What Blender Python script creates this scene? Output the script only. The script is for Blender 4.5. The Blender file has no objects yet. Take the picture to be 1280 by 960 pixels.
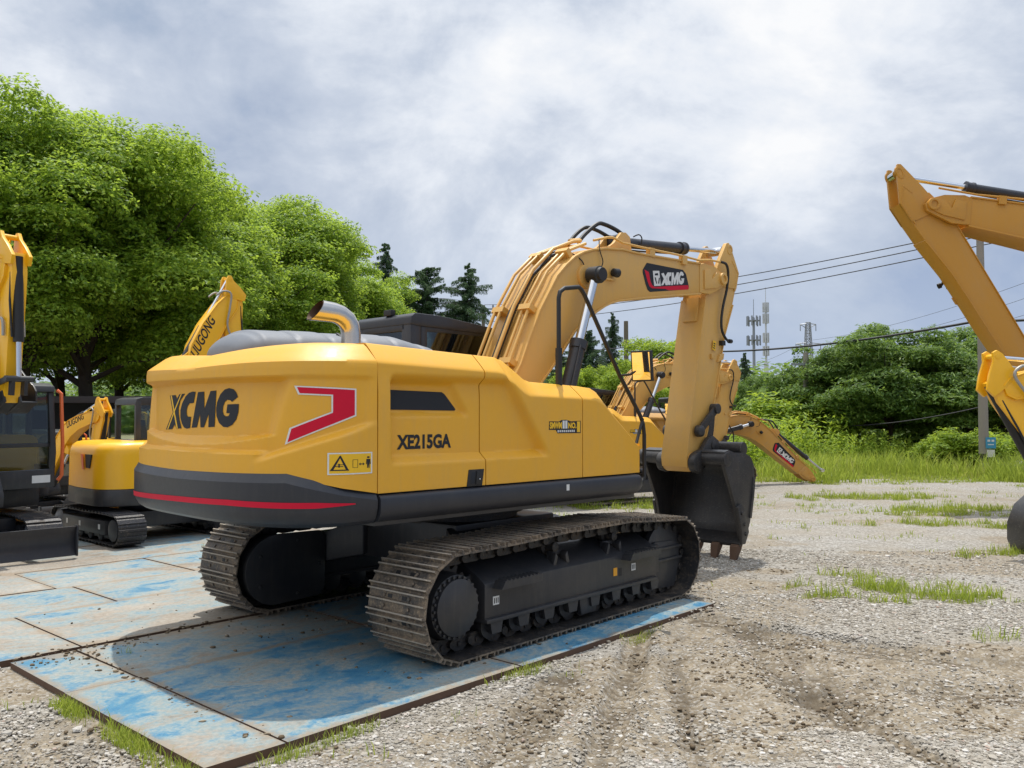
import bpy, bmesh, math, random
import numpy as np
from math import sin, cos, pi, radians, hypot, atan2, sqrt
from mathutils import Vector, Matrix

random.seed(7)
SC = bpy.context.scene
COL = SC.collection
I4 = Matrix.Identity(4)

# ------------------------------------------------------------------ helpers
def link(o):
    COL.objects.link(o); return o

def tag(o, label=None, cat=None, group=None, kind=None):
    if label: o['label'] = label
    if cat: o['category'] = cat
    if group: o['group'] = group
    if kind: o['kind'] = kind
    return o

def empty(name, loc, rz=0.0):
    o = bpy.data.objects.new(name, None); link(o)
    o.location = loc; o.rotation_euler = (0, 0, rz); o.empty_display_size = .2
    return o

class MB:
    """collects shapes in (x forward, r to the right, z up) and turns them into one mesh"""
    def __init__(s):
        s.v = []; s.f = []; s.m = []; s.mi = 0
    def add(s, vs, fs):
        o = len(s.v); s.v += [tuple(p) for p in vs]
        for f in fs:
            s.f.append([i + o for i in f]); s.m.append(s.mi)
        return s
    def poly(s, pts): return s.add(pts, [list(range(len(pts)))])
    def box(s, x0, x1, r0, r1, z0, z1):
        vs = [(x, r, z) for x in (x0, x1) for r in (r0, r1) for z in (z0, z1)]
        return s.add(vs, [(0,1,3,2),(4,6,7,5),(0,4,5,1),(2,3,7,6),(0,2,6,4),(1,5,7,3)])
    def prism(s, prof, r0, r1):
        """profile in (x,z) pushed along r; r0, r1 numbers or functions of x"""
        f0 = r0 if callable(r0) else (lambda x: r0); f1 = r1 if callable(r1) else (lambda x: r1)
        n = len(prof)
        vs = [(x, f0(x), z) for x, z in prof] + [(x, f1(x), z) for x, z in prof]
        fs = [list(range(n)), list(range(2*n-1, n-1, -1))]
        fs += [(i, (i+1) % n, (i+1) % n + n, i + n) for i in range(n)]
        return s.add(vs, fs)
    def prismx(s, prof, x0, x1):
        n = len(prof)
        vs = [(x0, r, z) for r, z in prof] + [(x1, r, z) for r, z in prof]
        fs = [list(range(n)), list(range(2*n-1, n-1, -1))]
        fs += [(i, (i+1) % n, (i+1) % n + n, i + n) for i in range(n)]
        return s.add(vs, fs)
    def prismz(s, prof, z0, z1):
        n = len(prof)
        vs = [(x, r, z0) for x, r in prof] + [(x, r, z1) for x, r in prof]
        fs = [list(range(n)), list(range(2*n-1, n-1, -1))]
        fs += [(i, (i+1) % n, (i+1) % n + n, i + n) for i in range(n)]
        return s.add(vs, fs)
    def loft(s, rings, cap=True, close=False):
        n = len(rings[0]); vs = [p for r in rings for p in r]; fs = []
        m = len(rings)
        for a in range(m if close else m - 1):
            b = (a + 1) % m
            for i in range(n):
                j = (i + 1) % n
                fs.append((a*n+i, a*n+j, b*n+j, b*n+i))
        if cap and not close:
            fs.append(list(range(n))[::-1]); fs.append([(m-1)*n+i for i in range(n)])
        return s.add(vs, fs)
    def grid(s, P):
        n = len(P[0]); vs = [p for row in P for p in row]
        fs = [(a*n+i, a*n+i+1, (a+1)*n+i+1, (a+1)*n+i) for a in range(len(P)-1) for i in range(n-1)]
        return s.add(vs, fs)
    def strip(s, line, r0, r1, t):
        """plate of thickness t following an (x,z) line, between r0 and r1 (numbers or functions of x)"""
        f0 = r0 if callable(r0) else (lambda x: r0); f1 = r1 if callable(r1) else (lambda x: r1)
        rings = []
        for i, (x, z) in enumerate(line):
            a = line[max(i-1, 0)]; b = line[min(i+1, len(line)-1)]
            d = Vector((b[0]-a[0], b[1]-a[1])).normalized(); n = (-d[1]*t/2, d[0]*t/2)
            rings.append([(x+n[0], f0(x), z+n[1]), (x+n[0], f1(x), z+n[1]), (x-n[0], f1(x), z-n[1]), (x-n[0], f0(x), z-n[1])])
        return s.loft(rings)
    def tube(s, path, rad, n=10, cap=True, smooth=0):
        P = [Vector(p) for p in path]
        if smooth:
            Q = []
            for i in range(len(P)-1):
                p0 = P[max(i-1, 0)]; p1 = P[i]; p2 = P[i+1]; p3 = P[min(i+2, len(P)-1)]
                for k in range(smooth):
                    t = k/smooth
                    Q.append(.5*((2*p1)+(p2-p0)*t+(2*p0-5*p1+4*p2-p3)*t*t+(3*p1-p0-3*p2+p3)*t**3))
            Q.append(P[-1]); P = Q
        rads = rad if isinstance(rad, (list, tuple)) else None
        up = None; rings = []
        for i, p in enumerate(P):
            d = (P[min(i+1, len(P)-1)] - P[max(i-1, 0)]).normalized()
            if up is None:
                up = Vector((0, 0, 1)) if abs(d.z) < .9 else Vector((1, 0, 0))
            up = (up - d*up.dot(d)).normalized(); b = d.cross(up)
            R = rad if rads is None else rads[min(int(i*len(rads)/len(P)), len(rads)-1)]
            rings.append([tuple(p + up*R*cos(2*pi*k/n) + b*R*sin(2*pi*k/n)) for k in range(n)])
        return s.loft(rings, cap)
    def lathe(s, p0, axis, prof, n=24):
        """prof = [(distance along axis, radius)]"""
        a = Vector(axis).normalized(); p0 = Vector(p0)
        u = a.orthogonal().normalized(); w = a.cross(u)
        rings = [[tuple(p0 + a*t + (u*cos(2*pi*k/n) + w*sin(2*pi*k/n))*max(R, 1e-4)) for k in range(n)] for t, R in prof]
        return s.loft(rings)
    def cyl(s, p0, p1, R, n=20):
        d = Vector(p1) - Vector(p0)
        return s.lathe(p0, d, [(0, R), (d.length, R)], n)
    def xf(s, M, start=0):
        for i in range(start, len(s.v)): s.v[i] = tuple(M @ Vector(s.v[i]))
        return s
    def mesh(s, name, mats, bevel=0., angle=38., flip=True, seg=2):
        me = bpy.data.meshes.new(name)
        vs = [(x, -y, z) for x, y, z in s.v] if flip else s.v
        me.from_pydata(vs, [], s.f)
        for m in (mats if isinstance(mats, (list, tuple)) else [mats]): me.materials.append(m)
        me.polygons.foreach_set('material_index', s.m)
        bm = bmesh.new(); bm.from_mesh(me)
        bmesh.ops.recalc_face_normals(bm, faces=bm.faces)
        if bevel:
            es = [e for e in bm.edges if len(e.link_faces) == 2 and e.calc_face_angle(0) > radians(35)]
            bmesh.ops.bevel(bm, geom=es, offset=bevel, segments=seg, affect='EDGES', clamp_overlap=True, profile=.6)
        bm.to_mesh(me); bm.free()
        me.polygons.foreach_set('use_smooth', [True]*len(me.polygons))
        me.set_sharp_from_angle(angle=radians(angle))
        me.update()
        return me
    def build(s, name, mats, parent=None, M=None, **k):
        o = link(bpy.data.objects.new(name, s.mesh(name, mats, **k)))
        if parent is not None: o.parent = parent
        if M is not None: o.matrix_local = M
        return o

def raw_mesh(name, V, F, mat, smooth=False, per=None):
    """fast mesh from numpy arrays: V (n,3), F (m,k)"""
    me = bpy.data.meshes.new(name)
    V = np.asarray(V, np.float32); F = np.asarray(F, np.int32)
    m, k = F.shape
    me.vertices.add(len(V)); me.vertices.foreach_set('co', V.ravel())
    me.loops.add(m*k); me.loops.foreach_set('vertex_index', F.ravel())
    me.polygons.add(m); me.polygons.foreach_set('loop_start', np.arange(0, m*k, k, dtype=np.int32))
    if per is not None: me.polygons.foreach_set('material_index', np.asarray(per, np.int32))
    me.polygons.foreach_set('use_smooth', np.full(m, smooth))
    for q in (mat if isinstance(mat, (list, tuple)) else [mat]): me.materials.append(q)
    me.update(calc_edges=True); me.validate()
    return me

def text_polys(body, bold=.012, shear=0., spacing=1.0):
    """mesh of a line of writing normalised to the box 0..1 x 0..1 -> (verts, faces)"""
    cu = bpy.data.curves.new('writing', 'FONT'); cu.body = body; cu.offset = bold; cu.shear = shear
    cu.space_character = spacing; cu.resolution_u = 3
    ob = bpy.data.objects.new('writing', cu); link(ob)
    dg = bpy.context.evaluated_depsgraph_get()
    me = bpy.data.meshes.new_from_object(ob.evaluated_get(dg))
    vs = [tuple(v.co) for v in me.vertices]; fs = [tuple(p.vertices) for p in me.polygons]
    bpy.data.objects.remove(ob); bpy.data.curves.remove(cu); bpy.data.meshes.remove(me)
    xs = [v[0] for v in vs]; ys = [v[1] for v in vs]
    x0, x1, y0, y1 = min(xs), max(xs), min(ys), max(ys)
    return [((v[0]-x0)/(x1-x0), (v[1]-y0)/(y1-y0)) for v in vs], fs

def writing(mb, body, fn, **k):
    vs, fs = text_polys(body, **k)
    mb.add([fn(u, v) for u, v in vs], fs)

def cut_poly(pts, step=.05):
    """2-D polygon -> (verts, faces) cut into vertical bands so that it can follow a curved surface"""
    bm = bmesh.new()
    f = bm.faces.new([bm.verts.new((a, b, 0)) for a, b in pts])
    bmesh.ops.triangulate(bm, faces=[f])
    x0 = min(p[0] for p in pts); x1 = max(p[0] for p in pts); x = x0 + step
    while x < x1:
        bmesh.ops.bisect_plane(bm, geom=bm.verts[:] + bm.edges[:] + bm.faces[:], plane_co=(x, 0, 0), plane_no=(1, 0, 0))
        x += step
    y0 = min(p[1] for p in pts); y1 = max(p[1] for p in pts); y = y0 + step
    while y < y1:
        bmesh.ops.bisect_plane(bm, geom=bm.verts[:] + bm.edges[:] + bm.faces[:], plane_co=(0, y, 0), plane_no=(0, 1, 0))
        y += step
    bm.verts.index_update()
    vs = [(v.co.x, v.co.y) for v in bm.verts]; fs = [[v.index for v in f.verts] for f in bm.faces]
    bm.free(); return vs, fs

def sstep(a, b, x):
    t = min(max((x-a)/(b-a), 0.), 1.); return t*t*(3-2*t)
def lin(x, xs, ys): return float(np.interp(x, xs, ys))

# ------------------------------------------------------------------ materials
class NT:
    def __init__(s, m):
        m.use_nodes = True; s.t = m.node_tree; s.t.nodes.clear()
    def n(s, ty, **k):
        o = s.t.nodes.new(ty)
        for a, b in k.items():
            if a.startswith('i_'):
                o.inputs[a[2:].replace('_', ' ')].default_value = b
            else: setattr(o, a, b)
        return o
    def l(s, a, b): s.t.links.new(a, b)
    def coord(s, kind='Object', scale=None, rot=None):
        c = s.n('ShaderNodeTexCoord').outputs[kind]
        if scale is None and rot is None: return c
        mp = s.n('ShaderNodeMapping')
        if scale is not None: mp.inputs['Scale'].default_value = scale if isinstance(scale, tuple) else (scale,)*3
        if rot is not None: mp.inputs['Rotation'].default_value = rot
        s.l(c, mp.inputs['Vector']); return mp.outputs['Vector']
    def noise(s, vec, scale, detail=4, rough=.55, dist=0):
        n = s.n('ShaderNodeTexNoise'); n.inputs['Scale'].default_value = scale
        n.inputs['Detail'].default_value = detail; n.inputs['Roughness'].default_value = rough; n.inputs['Distortion'].default_value = dist
        if vec is not None: s.l(vec, n.inputs['Vector'])
        return n.outputs['Fac']
    def ramp(s, fac, stops):
        r = s.n('ShaderNodeValToRGB'); e = r.color_ramp.elements
        while len(e) < len(stops): e.new(.5)
        for q, (p, c) in zip(e, stops):
            q.position = p; q.color = (c, c, c, 1) if not isinstance(c, tuple) else (*c, 1)
        s.l(fac, r.inputs['Fac']); return r.outputs['Color']
    def mix(s, fac, a, b, mode='MIX'):
        m = s.n('ShaderNodeMix', data_type='RGBA', blend_type=mode)
        for sock, val in ((m.inputs[0], fac), (m.inputs[6], a), (m.inputs[7], b)):
            if hasattr(val, 'links') or hasattr(val, 'is_linked'): s.l(val, sock)
            elif isinstance(val, tuple): sock.default_value = (*val, 1)
            else: sock.default_value = val
        return m.outputs[2]
    def math(s, op, a, b=0.):
        m = s.n('ShaderNodeMath', operation=op)
        for sock, val in ((m.inputs[0], a), (m.inputs[1], b)):
            if hasattr(val, 'is_linked'): s.l(val, sock)
            else: sock.default_value = val
        return m.outputs[0]
    def out(s, sh, disp=None):
        o = s.n('ShaderNodeOutputMaterial'); s.l(sh, o.inputs['Surface']); return o
    def bump(s, h, dist=.01, strength=1.):
        b = s.n('ShaderNodeBump'); b.inputs['Distance'].default_value = dist; b.inputs['Strength'].default_value = strength
        s.l(h, b.inputs['Height']); return b.outputs['Normal']
    def pbr(s, col, rough=.5, metal=0., coat=0., normal=None, spec=.5):
        p = s.n('ShaderNodeBsdfPrincipled')
        for k, v in (('Base Color', col), ('Roughness', rough), ('Metallic', metal), ('Coat Weight', coat), ('Specular IOR Level', spec)):
            if hasattr(v, 'is_linked'): s.l(v, p.inputs[k])
            elif isinstance(v, tuple): p.inputs[k].default_value = (*v, 1)
            else: p.inputs[k].default_value = v
        p.inputs['Coat Roughness'].default_value = .12
        if normal is not None: s.l(normal, p.inputs['Normal'])
        s.out(p.outputs[0]); return p

def newmat(name):
    m = bpy.data.materials.new(name); return m, NT(m)

def paint(name, c, rough=.38, coat=.25, dust=.12, dustc=(.33, .27, .19), scratch=0., bump=.0006, spec=.5):
    m, t = newmat(name); co = t.coord('Object')
    f = t.noise(co, 2.2, 6, .65); f2 = t.noise(co, 31., 4, .7)
    d = t.ramp(f, [(.46, 0.), (.75, 1.)])
    sk = t.noise(t.coord('Object', (7., 7., .8)), 3., 5, .7)
    col = t.mix(t.math('MULTIPLY', d, dust), c, dustc)
    col = t.mix(t.math('MULTIPLY', t.ramp(sk, [(.5, 0.), (.8, 1.)]), dust*1.1), col, dustc)
    col = t.mix(t.math('MULTIPLY', t.ramp(f2, [(.3, 0.), (.8, 1.)]), .10), col, tuple(x*.7 for x in c))
    if scratch:
        s = t.noise(t.coord('Object', (3., 3., 40.)), 6., 5, .75)
        col = t.mix(t.math('MULTIPLY', t.ramp(s, [(.6, 0.), (.68, 1.)]), scratch), col, (.38, .35, .30))
    ro = t.math('ADD', t.math('MULTIPLY', f2, .16), rough-.06)
    t.pbr(col, ro, 0, coat, t.bump(t.noise(co, 9., 3), bump), spec); return m

def plain(name, c, rough=.5, metal=0., coat=0., spec=.5):
    m, t = newmat(name); co = t.coord('Object')
    f = t.noise(co, 14., 4, .6)
    col = t.mix(t.math('MULTIPLY', f, .35), c, tuple(x*.6 for x in c))
    t.pbr(col, rough, metal, coat, None, spec); return m

M = {}
M['yellow'] = paint('yellow_paint', (.74, .375, .020), .45, .05, .12)
M['boom_yellow'] = paint('boom_yellow_paint', (.64, .365, .085), .46, .08, .18)
M['chrome_yellow'] = paint('chrome_yellow_paint', (.90, .47, .008), .36, .2, .05)
M['old_yellow'] = paint('weathered_yellow_paint', (.56, .29, .05), .5, .1, .3, scratch=.25)
M['orange_yellow'] = paint('orange_yellow_paint', (.52, .245, .022), .45, .12, .12)
M['charcoal'] = paint('charcoal_paint', (.024, .026, .033), .38, .08, .12, (.11, .10, .085), spec=.4)
M['black'] = paint('black_paint', (.026, .027, .031), .42, .1, .22, (.13, .11, .085))
M['bucket_black'] = paint('worn_black_paint', (.022, .022, .024), .45, .1, .25, (.12, .10, .075), scratch=.5)
M['rubber'] = plain('black_rubber', (.012, .012, .013), .55)
M['grey_cover'] = paint('grey_plastic', (.15, .165, .19), .55, .0, .10)
M['red'] = plain('red_vinyl', (.60, .008, .035), .5, 0, 0, .2)
M['white'] = plain('white_vinyl', (.72, .72, .70), .4)
M['label_yellow'] = plain('label_yellow_vinyl', (.85, .50, .01), .4)
M['orange_label'] = plain('orange_label_vinyl', (.80, .36, .02), .4)
M['decal_dark'] = plain('dark_vinyl', (.024, .027, .034), .55, 0, 0, .2)
M['decal_blue'] = plain('blue_vinyl', (.05, .30, .50), .4)
M['orange'] = plain('orange_paint', (.75, .14, .03), .4, 0, .2)
M['chrome'] = plain('chrome_rod', (.72, .73, .75), .12, 1.)
M['steel_pipe'] = plain('stainless_pipe', (.60, .57, .53), .22, 1.)
M['hose_grey'] = plain('grey_braided_hose', (.36, .35, .32), .5, .3)
M['pipe_rust'] = plain('rusty_pipe_inside', (.10, .055, .03), .8)
M['rust'] = plain('rusty_steel', (.11, .062, .038), .85)
M['seat'] = plain('seat_fabric', (.03, .03, .035), .8)

def glass_mat(name, tint, refl=1.0, see=.8):
    m, t = newmat(name)
    tr = t.n('ShaderNodeBsdfTransparent'); tr.inputs[0].default_value = (*[c*see for c in tint], 1)
    gl = t.n('ShaderNodeBsdfGlossy'); gl.inputs['Roughness'].default_value = .03; gl.inputs['Color'].default_value = (.9, .95, 1., 1)
    fr = t.n('ShaderNodeFresnel'); fr.inputs['IOR'].default_value = 1.55
    w = t.math('MULTIPLY', fr.outputs[0], refl)
    ms = t.n('ShaderNodeMixShader'); t.l(w, ms.inputs[0]); t.l(tr.outputs[0], ms.inputs[1]); t.l(gl.outputs[0], ms.inputs[2])
    t.out(ms.outputs[0]); return m
M['glass'] = glass_mat('tinted_glass', (.50, .60, .56), 1.2)
M['mirror'] = plain('mirror_glass', (.9, .9, .9), .02, 1.)

def steel_mud(name, dark, mud, amount):
    m, t = newmat(name); co = t.coord('Object')
    wc = t.n('ShaderNodeNewGeometry').outputs['Position']
    f = t.math('ADD', t.math('MULTIPLY', t.noise(wc, 6., 6, .7), .6), t.math('MULTIPLY', t.noise(wc, 1.7, 3, .5), .4)); g = t.noise(wc, 45., 5, .7)
    k = t.ramp(t.math('ADD', t.math('MULTIPLY', f, .65), t.math('MULTIPLY', g, .35)), [(.56-amount*.22, 0.), (.64-amount*.1, 1.)])
    col = t.mix(k, dark, mud)
    col = t.mix(t.math('MULTIPLY', t.ramp(g, [(.55, 0.), (.72, 1.)]), .55), col, tuple(min(1, c*1.7) for c in mud))
    ro = t.mix(k, (.42, .42, .42), (.85, .85, .85))
    t.pbr(col, ro, .0, 0, t.bump(g, .006), .45); return m
M['shoe'] = steel_mud('muddy_track_steel', (.060, .054, .049), (.25, .19, .13), .58)
M['rib'] = steel_mud('worn_grouser_steel', (.30, .265, .22), (.40, .33, .25), .4)
M['chain'] = steel_mud('oily_chain_steel', (.018, .018, .019), (.075, .058, .042), .35)
M['shoe_clean'] = steel_mud('dark_track_steel', (.022, .022, .025), (.11, .09, .07), .2)

# ------------------------------------------------------------------ the big crawler excavator
class Kit:
    """the parts of one kind of machine; spawn() links one machine made of them"""
    def __init__(s): s.p = []
    def part(s, name, mb, mats, grp='upper', up=None, M=None, label=None, near=False, far=False, **k):
        me = mb if isinstance(mb, bpy.types.Mesh) else mb.mesh(name, mats, **k)
        s.p.append(dict(name=name, me=me, grp=grp, up=up, M=M, label=label, near=near, far=far))
        return len(s.p)-1
    def spawn(s, root, pose, near=True, swap=None, skip=()):
        objs = []
        for d in s.p:
            if d['grp'] in skip or d['name'] in skip or (d['near'] and not near) or (d['far'] and near) or (d['up'] is not None and objs[d['up']] is None):
                objs.append(None); continue
            o = link(bpy.data.objects.new(d['name'], d['me'])); objs.append(o)
            if d['up'] is None:
                o.parent = root; o.matrix_local = pose[d['grp']] if d['M'] is None else pose[d['grp']] @ d['M']
            else:
                o.parent = objs[d['up']]
                if d['grp'] and objs[d['up']] is not None and d['M'] is not None: o.matrix_local = d['M']
            if d['label']: o['label'] = d['label']
            if swap:
                for i, sl in enumerate(list(o.material_slots)):
                    old = sl.material.name if sl.material else ''
                    if old in swap:
                        sl.link = 'OBJECT'; sl.material = swap[old]
        return objs

def rotr(p, a):
    """turn about the r axis through the (x,z) pin p; positive lifts what lies ahead"""
    P = Vector((p[0], 0, p[1]))
    return Matrix.Translation(P) @ Matrix.Rotation(-a, 4, 'Y') @ Matrix.Translation(-P)
def pin(Mx, p, r=0.):
    return Mx @ Vector((p[0], -r, p[1]))
def aim(A, B):
    """matrix whose +X points from A to B"""
    d = B - A
    return Matrix.Translation(A) @ d.to_track_quat('X', 'Z').to_matrix().to_4x4()

CW_N, CW_X0, CW_REAR, CW_H = 3.0, -1.766, 2.55, 1.37
_cw = {}
def cw_curve(inset):
    """plan outline of the counterweight: arrays of x, r and the arc length measured from the middle of the rear"""
    k = round(inset, 4)
    if k not in _cw:
        t = np.linspace(-pi/2, pi/2, 1201); sn, cn = np.sin(t), np.cos(t)
        r = (CW_H-inset)*np.sign(sn)*np.abs(sn)**(2/CW_N); x = CW_X0-(CW_REAR+CW_X0-inset)*np.abs(cn)**(2/CW_N)
        w = np.concatenate([[0], np.cumsum(np.hypot(np.diff(x), np.diff(r)))]); w -= w[600]
        _cw[k] = (x, r, w)
    return _cw[k]
def cw_at(w, inset):
    """point on the counterweight: w is the arc length on the reference outline (inset .08)"""
    xr, rr, wr = cw_curve(.08)
    i = np.interp(w, wr, np.arange(1201))
    x, r, _ = cw_curve(inset)
    return float(np.interp(i, np.arange(1201), x)), float(np.interp(i, np.arange(1201), r))
CW_W = cw_curve(.08)[2][-1]

def cw_inset(w, z):
    w0 = abs(w); base = .072-.064*sstep(1.25, 1.74, w0)
    mid = sstep(1.16+(z-2.0)*.33, 1.04+(z-2.0)*.33, w0)          # 1 on the rear panel, 0 round the corner
    up = sstep(2.055, 2.005, z)
    q = max(0., 1-((w-.12)/.93)**2); zA = 1.640+.03*(w-.1)**2; zB = zA-.008-.052*q
    low = min(max((zA-z)/(zA-zB), 0.), 1.)                                       # slanted crescent below the lettering
    rec = .074*up*(1-low) + .010*low*up
    shelf = min(max((1.556-z)/.024, 0.), 1.)
    rear = base + rec*(1-shelf) - .045*shelf
    # side part: a shallow field that carries the emblem, closed below by a rising crease
    zc = 1.556+(w0-1.12)*.31
    f2 = sstep(zc, zc+.03, z)*sstep(1.70, 1.63, w0)*sstep(2.06, 2.02, z)
    side = base - .045*sstep(zc+.03, zc-.02, z)*sstep(1.75, 1.45, w0) + .020*f2
    return rear*mid + side*(1-mid)

def skirt_top(w):
    w = abs(w)
    return lin(w, [0, 1.13, 1.46, 1.75], [1.395, 1.412, 1.325, 1.268])

# ---- side panels
def zb(x): return lin(x, [-1.77, -.6, -.54, -.33, -.27, .41, .56, .66, 1.14, 1.2], [2.150, 2.118, 2.108, 1.968, 1.945, 1.928, 1.92, 1.885, 1.535, 1.50])
def zt(x): return lin(x, [-1.77, -.52, -.45, -.2, -.13, .47, .64, .72, 1.16, 1.2], [2.290, 2.246, 2.228, 2.078, 2.062, 2.040, 2.026, 1.995, 1.578, 1.53])
def side_r(x, z):
    r = 1.362
    xr = lin(z, [1.45, 2.03], [-.05, -.46])
    a = sstep(-1.645, -1.605, x)*sstep(xr+.03, xr-.06, x)
    lo = min(max((z-1.448)/.062, 0.), 1.)
    rec = .072*a*lo*sstep(2.085, 2.01, z)
    xw = lin(z, [1.76, 2.02], [-.87, -1.04])
    b = sstep(-1.66, -1.61, x)*sstep(xw+.03, xw-.02, x)*min(max((z-1.772)/.042, 0.), 1.)*sstep(2.04, 1.99, z)
    rec += .042*b
    r -= .10*max(0, x-.9)**1.5
    return r - rec - .012*sstep(1.9, 2.12, z)

def body_panel(x0, x1, r_in=.36):
    mb = MB(); n = max(2, int((x1-x0)/.02)); P = []
    for i in range(n+1):
        x = x0+(x1-x0)*i/n; b = zb(x); t = zt(x); row = []
        row.append((x, side_r(x, 1.262)-.02, 1.262))
        for j in range(73):
            z = 1.262+(b-.012-1.262)*j/72; row.append((x, side_r(x, z), z))
        rs = side_r(x, b-.012)
        w = .13
        for a in (0., .12, .3, .5, .7, .88, 1.):
            u = a; row.append((x, rs-.004-w*u, b+(t-.008-b)*(u**.92)))
        row.append((x, rs-w-.012, t-.002)); row.append((x, rs-w-.03, t))
        for r in (1.1, .9, .7, r_in): row.append((x, r, t+.004*(1.2-r)))
        row.append((x, r_in, t-.06))
        P.append(row)
    # folded edges along the seams give the sheet its thickness
    def shrink(row, x): return [(x, p[1]-.02 if p[2] < zt(row[0][0])-.02 else p[1], p[2]-.016 if p[2] > zb(row[0][0]) else p[2]) for p in row]
    P = [shrink(P[0], x0)] + P + [shrink(P[-1], x1)]
    return mb.grid(P)

def track_path(x_r, z_r, R_r, x_f, z_f, R_f, tops, ground):
    """closed outline of a crawler track seen from the side, as dense points"""
    pts = []
    for i in range(41):
        a = -pi/2+(pi*.93)*i/40; pts.append((x_f+R_f*cos(a), z_f+R_f*sin(a)))
    for x, z in tops: pts.append((x, z))
    for i in range(41):
        a = pi*.5+(pi)*i/40; pts.append((x_r+R_r*cos(a), z_r+R_r*sin(a)))
    pts.append((x_r+.18, ground)); pts.append((x_f-.2, ground))
    P = np.array(pts+[pts[0]]); s = np.concatenate([[0], np.cumsum(np.hypot(*np.diff(P, axis=0).T))])
    L = s[-1]
    def at(q):
        q = q % L; x = np.interp(q, s, P[:, 0]); z = np.interp(q, s, P[:, 1])
        q2 = (q+.02) % L; q1 = (q-.02) % L
        dx = np.interp(q2, s, P[:, 0])-np.interp(q1, s, P[:, 0]); dz = np.interp(q2, s, P[:, 1])-np.interp(q1, s, P[:, 1])
        l = hypot(dx, dz) or 1; return float(x), float(z), dx/l, dz/l
    return at, L

def shoe_mb(pitch, w, gh=.026, hole_shade=True):
    """one triple-grouser shoe: x along the track, z outward"""
    h = pitch/2-.003; t = .012
    prof = [(-h, -gh-t), (h, -gh-t), (h, -gh)]
    for c in (h-.012, 0.0, -h+.022):
        prof += [(c+.009, -gh), (c+.005, 0), (c-.006, 0), (c-.010, -gh)]
    prof += [(-h, -gh)]
    mb = MB().prism(prof, -w/2, w/2)
    n = len(prof); mb.m[2] = 3
    for i in range(n):
        if prof[i][1] == 0 and prof[(i+1) % n][1] == 0: mb.m[2+i] = 2
    if hole_shade:
        mb.mi = 1
        for r in (-.075, .075): mb.box(-.045, -.018, r-.022, r+.022, -gh, -gh+.0025)  # thin black plates paint the shade inside the shoe's two openings
        mb.mi = 0
        for r in (-.13, .13):
            for x in (-.032, .04): mb.lathe((x, r, -gh), (0, 0, 1), [(0, .013), (.012, .012), (.013, .0)], 8)
    return mb

CW_LET = {'X': [(-0.464, 1.939), (-0.346, 1.941), (-0.316, 1.912), (-0.272, 1.946), (-0.166, 1.949), (-0.25, 1.9), (-0.282, 1.844), (-0.28, 1.799), (-0.259, 1.748), (-0.223, 1.69), (-0.319, 1.686), (-0.353, 1.719), (-0.377, 1.702), (-0.407, 1.682), (-0.547, 1.677), (-0.397, 1.81)], 's1': [(-0.443, 1.938), (-0.418, 1.938), (-0.288, 1.688), (-0.312, 1.687)], 's2': [(-0.24, 1.947), (-0.221, 1.947), (-0.488, 1.681), (-0.514, 1.679)], 'C': [(0.018, 1.96), (-0.014, 1.878), (-0.082, 1.876), (-0.119, 1.854), (-0.136, 1.821), (-0.13, 1.793), (-0.11, 1.777), (-0.055, 1.777), (-0.071, 1.694), (-0.126, 1.688), (-0.177, 1.696), (-0.218, 1.726), (-0.247, 1.771), (-0.248, 1.827), (-0.217, 1.877), (-0.158, 1.927), (-0.096, 1.954), (-0.036, 1.962)], 'M': [(0.057, 1.956), (0.16, 1.959), (0.167, 1.834), (0.261, 1.961), (0.348, 1.963), (0.328, 1.707), (0.233, 1.703), (0.236, 1.799), (0.162, 1.701), (0.106, 1.701), (0.096, 1.799), (0.045, 1.7), (-0.044, 1.696)], 'G': [(0.636, 1.914), (0.563, 1.881), (0.541, 1.893), (0.504, 1.896), (0.471, 1.882), (0.448, 1.851), (0.443, 1.815), (0.459, 1.791), (0.487, 1.781), (0.52, 1.784), (0.538, 1.802), (0.491, 1.804), (0.505, 1.864), (0.648, 1.866), (0.642, 1.809), (0.617, 1.758), (0.57, 1.722), (0.508, 1.705), (0.451, 1.708), (0.391, 1.736), (0.354, 1.783), (0.348, 1.836), (0.363, 1.883), (0.406, 1.935), (0.465, 1.968), (0.525, 1.977), (0.583, 1.968), (0.617, 1.944)]}
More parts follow.
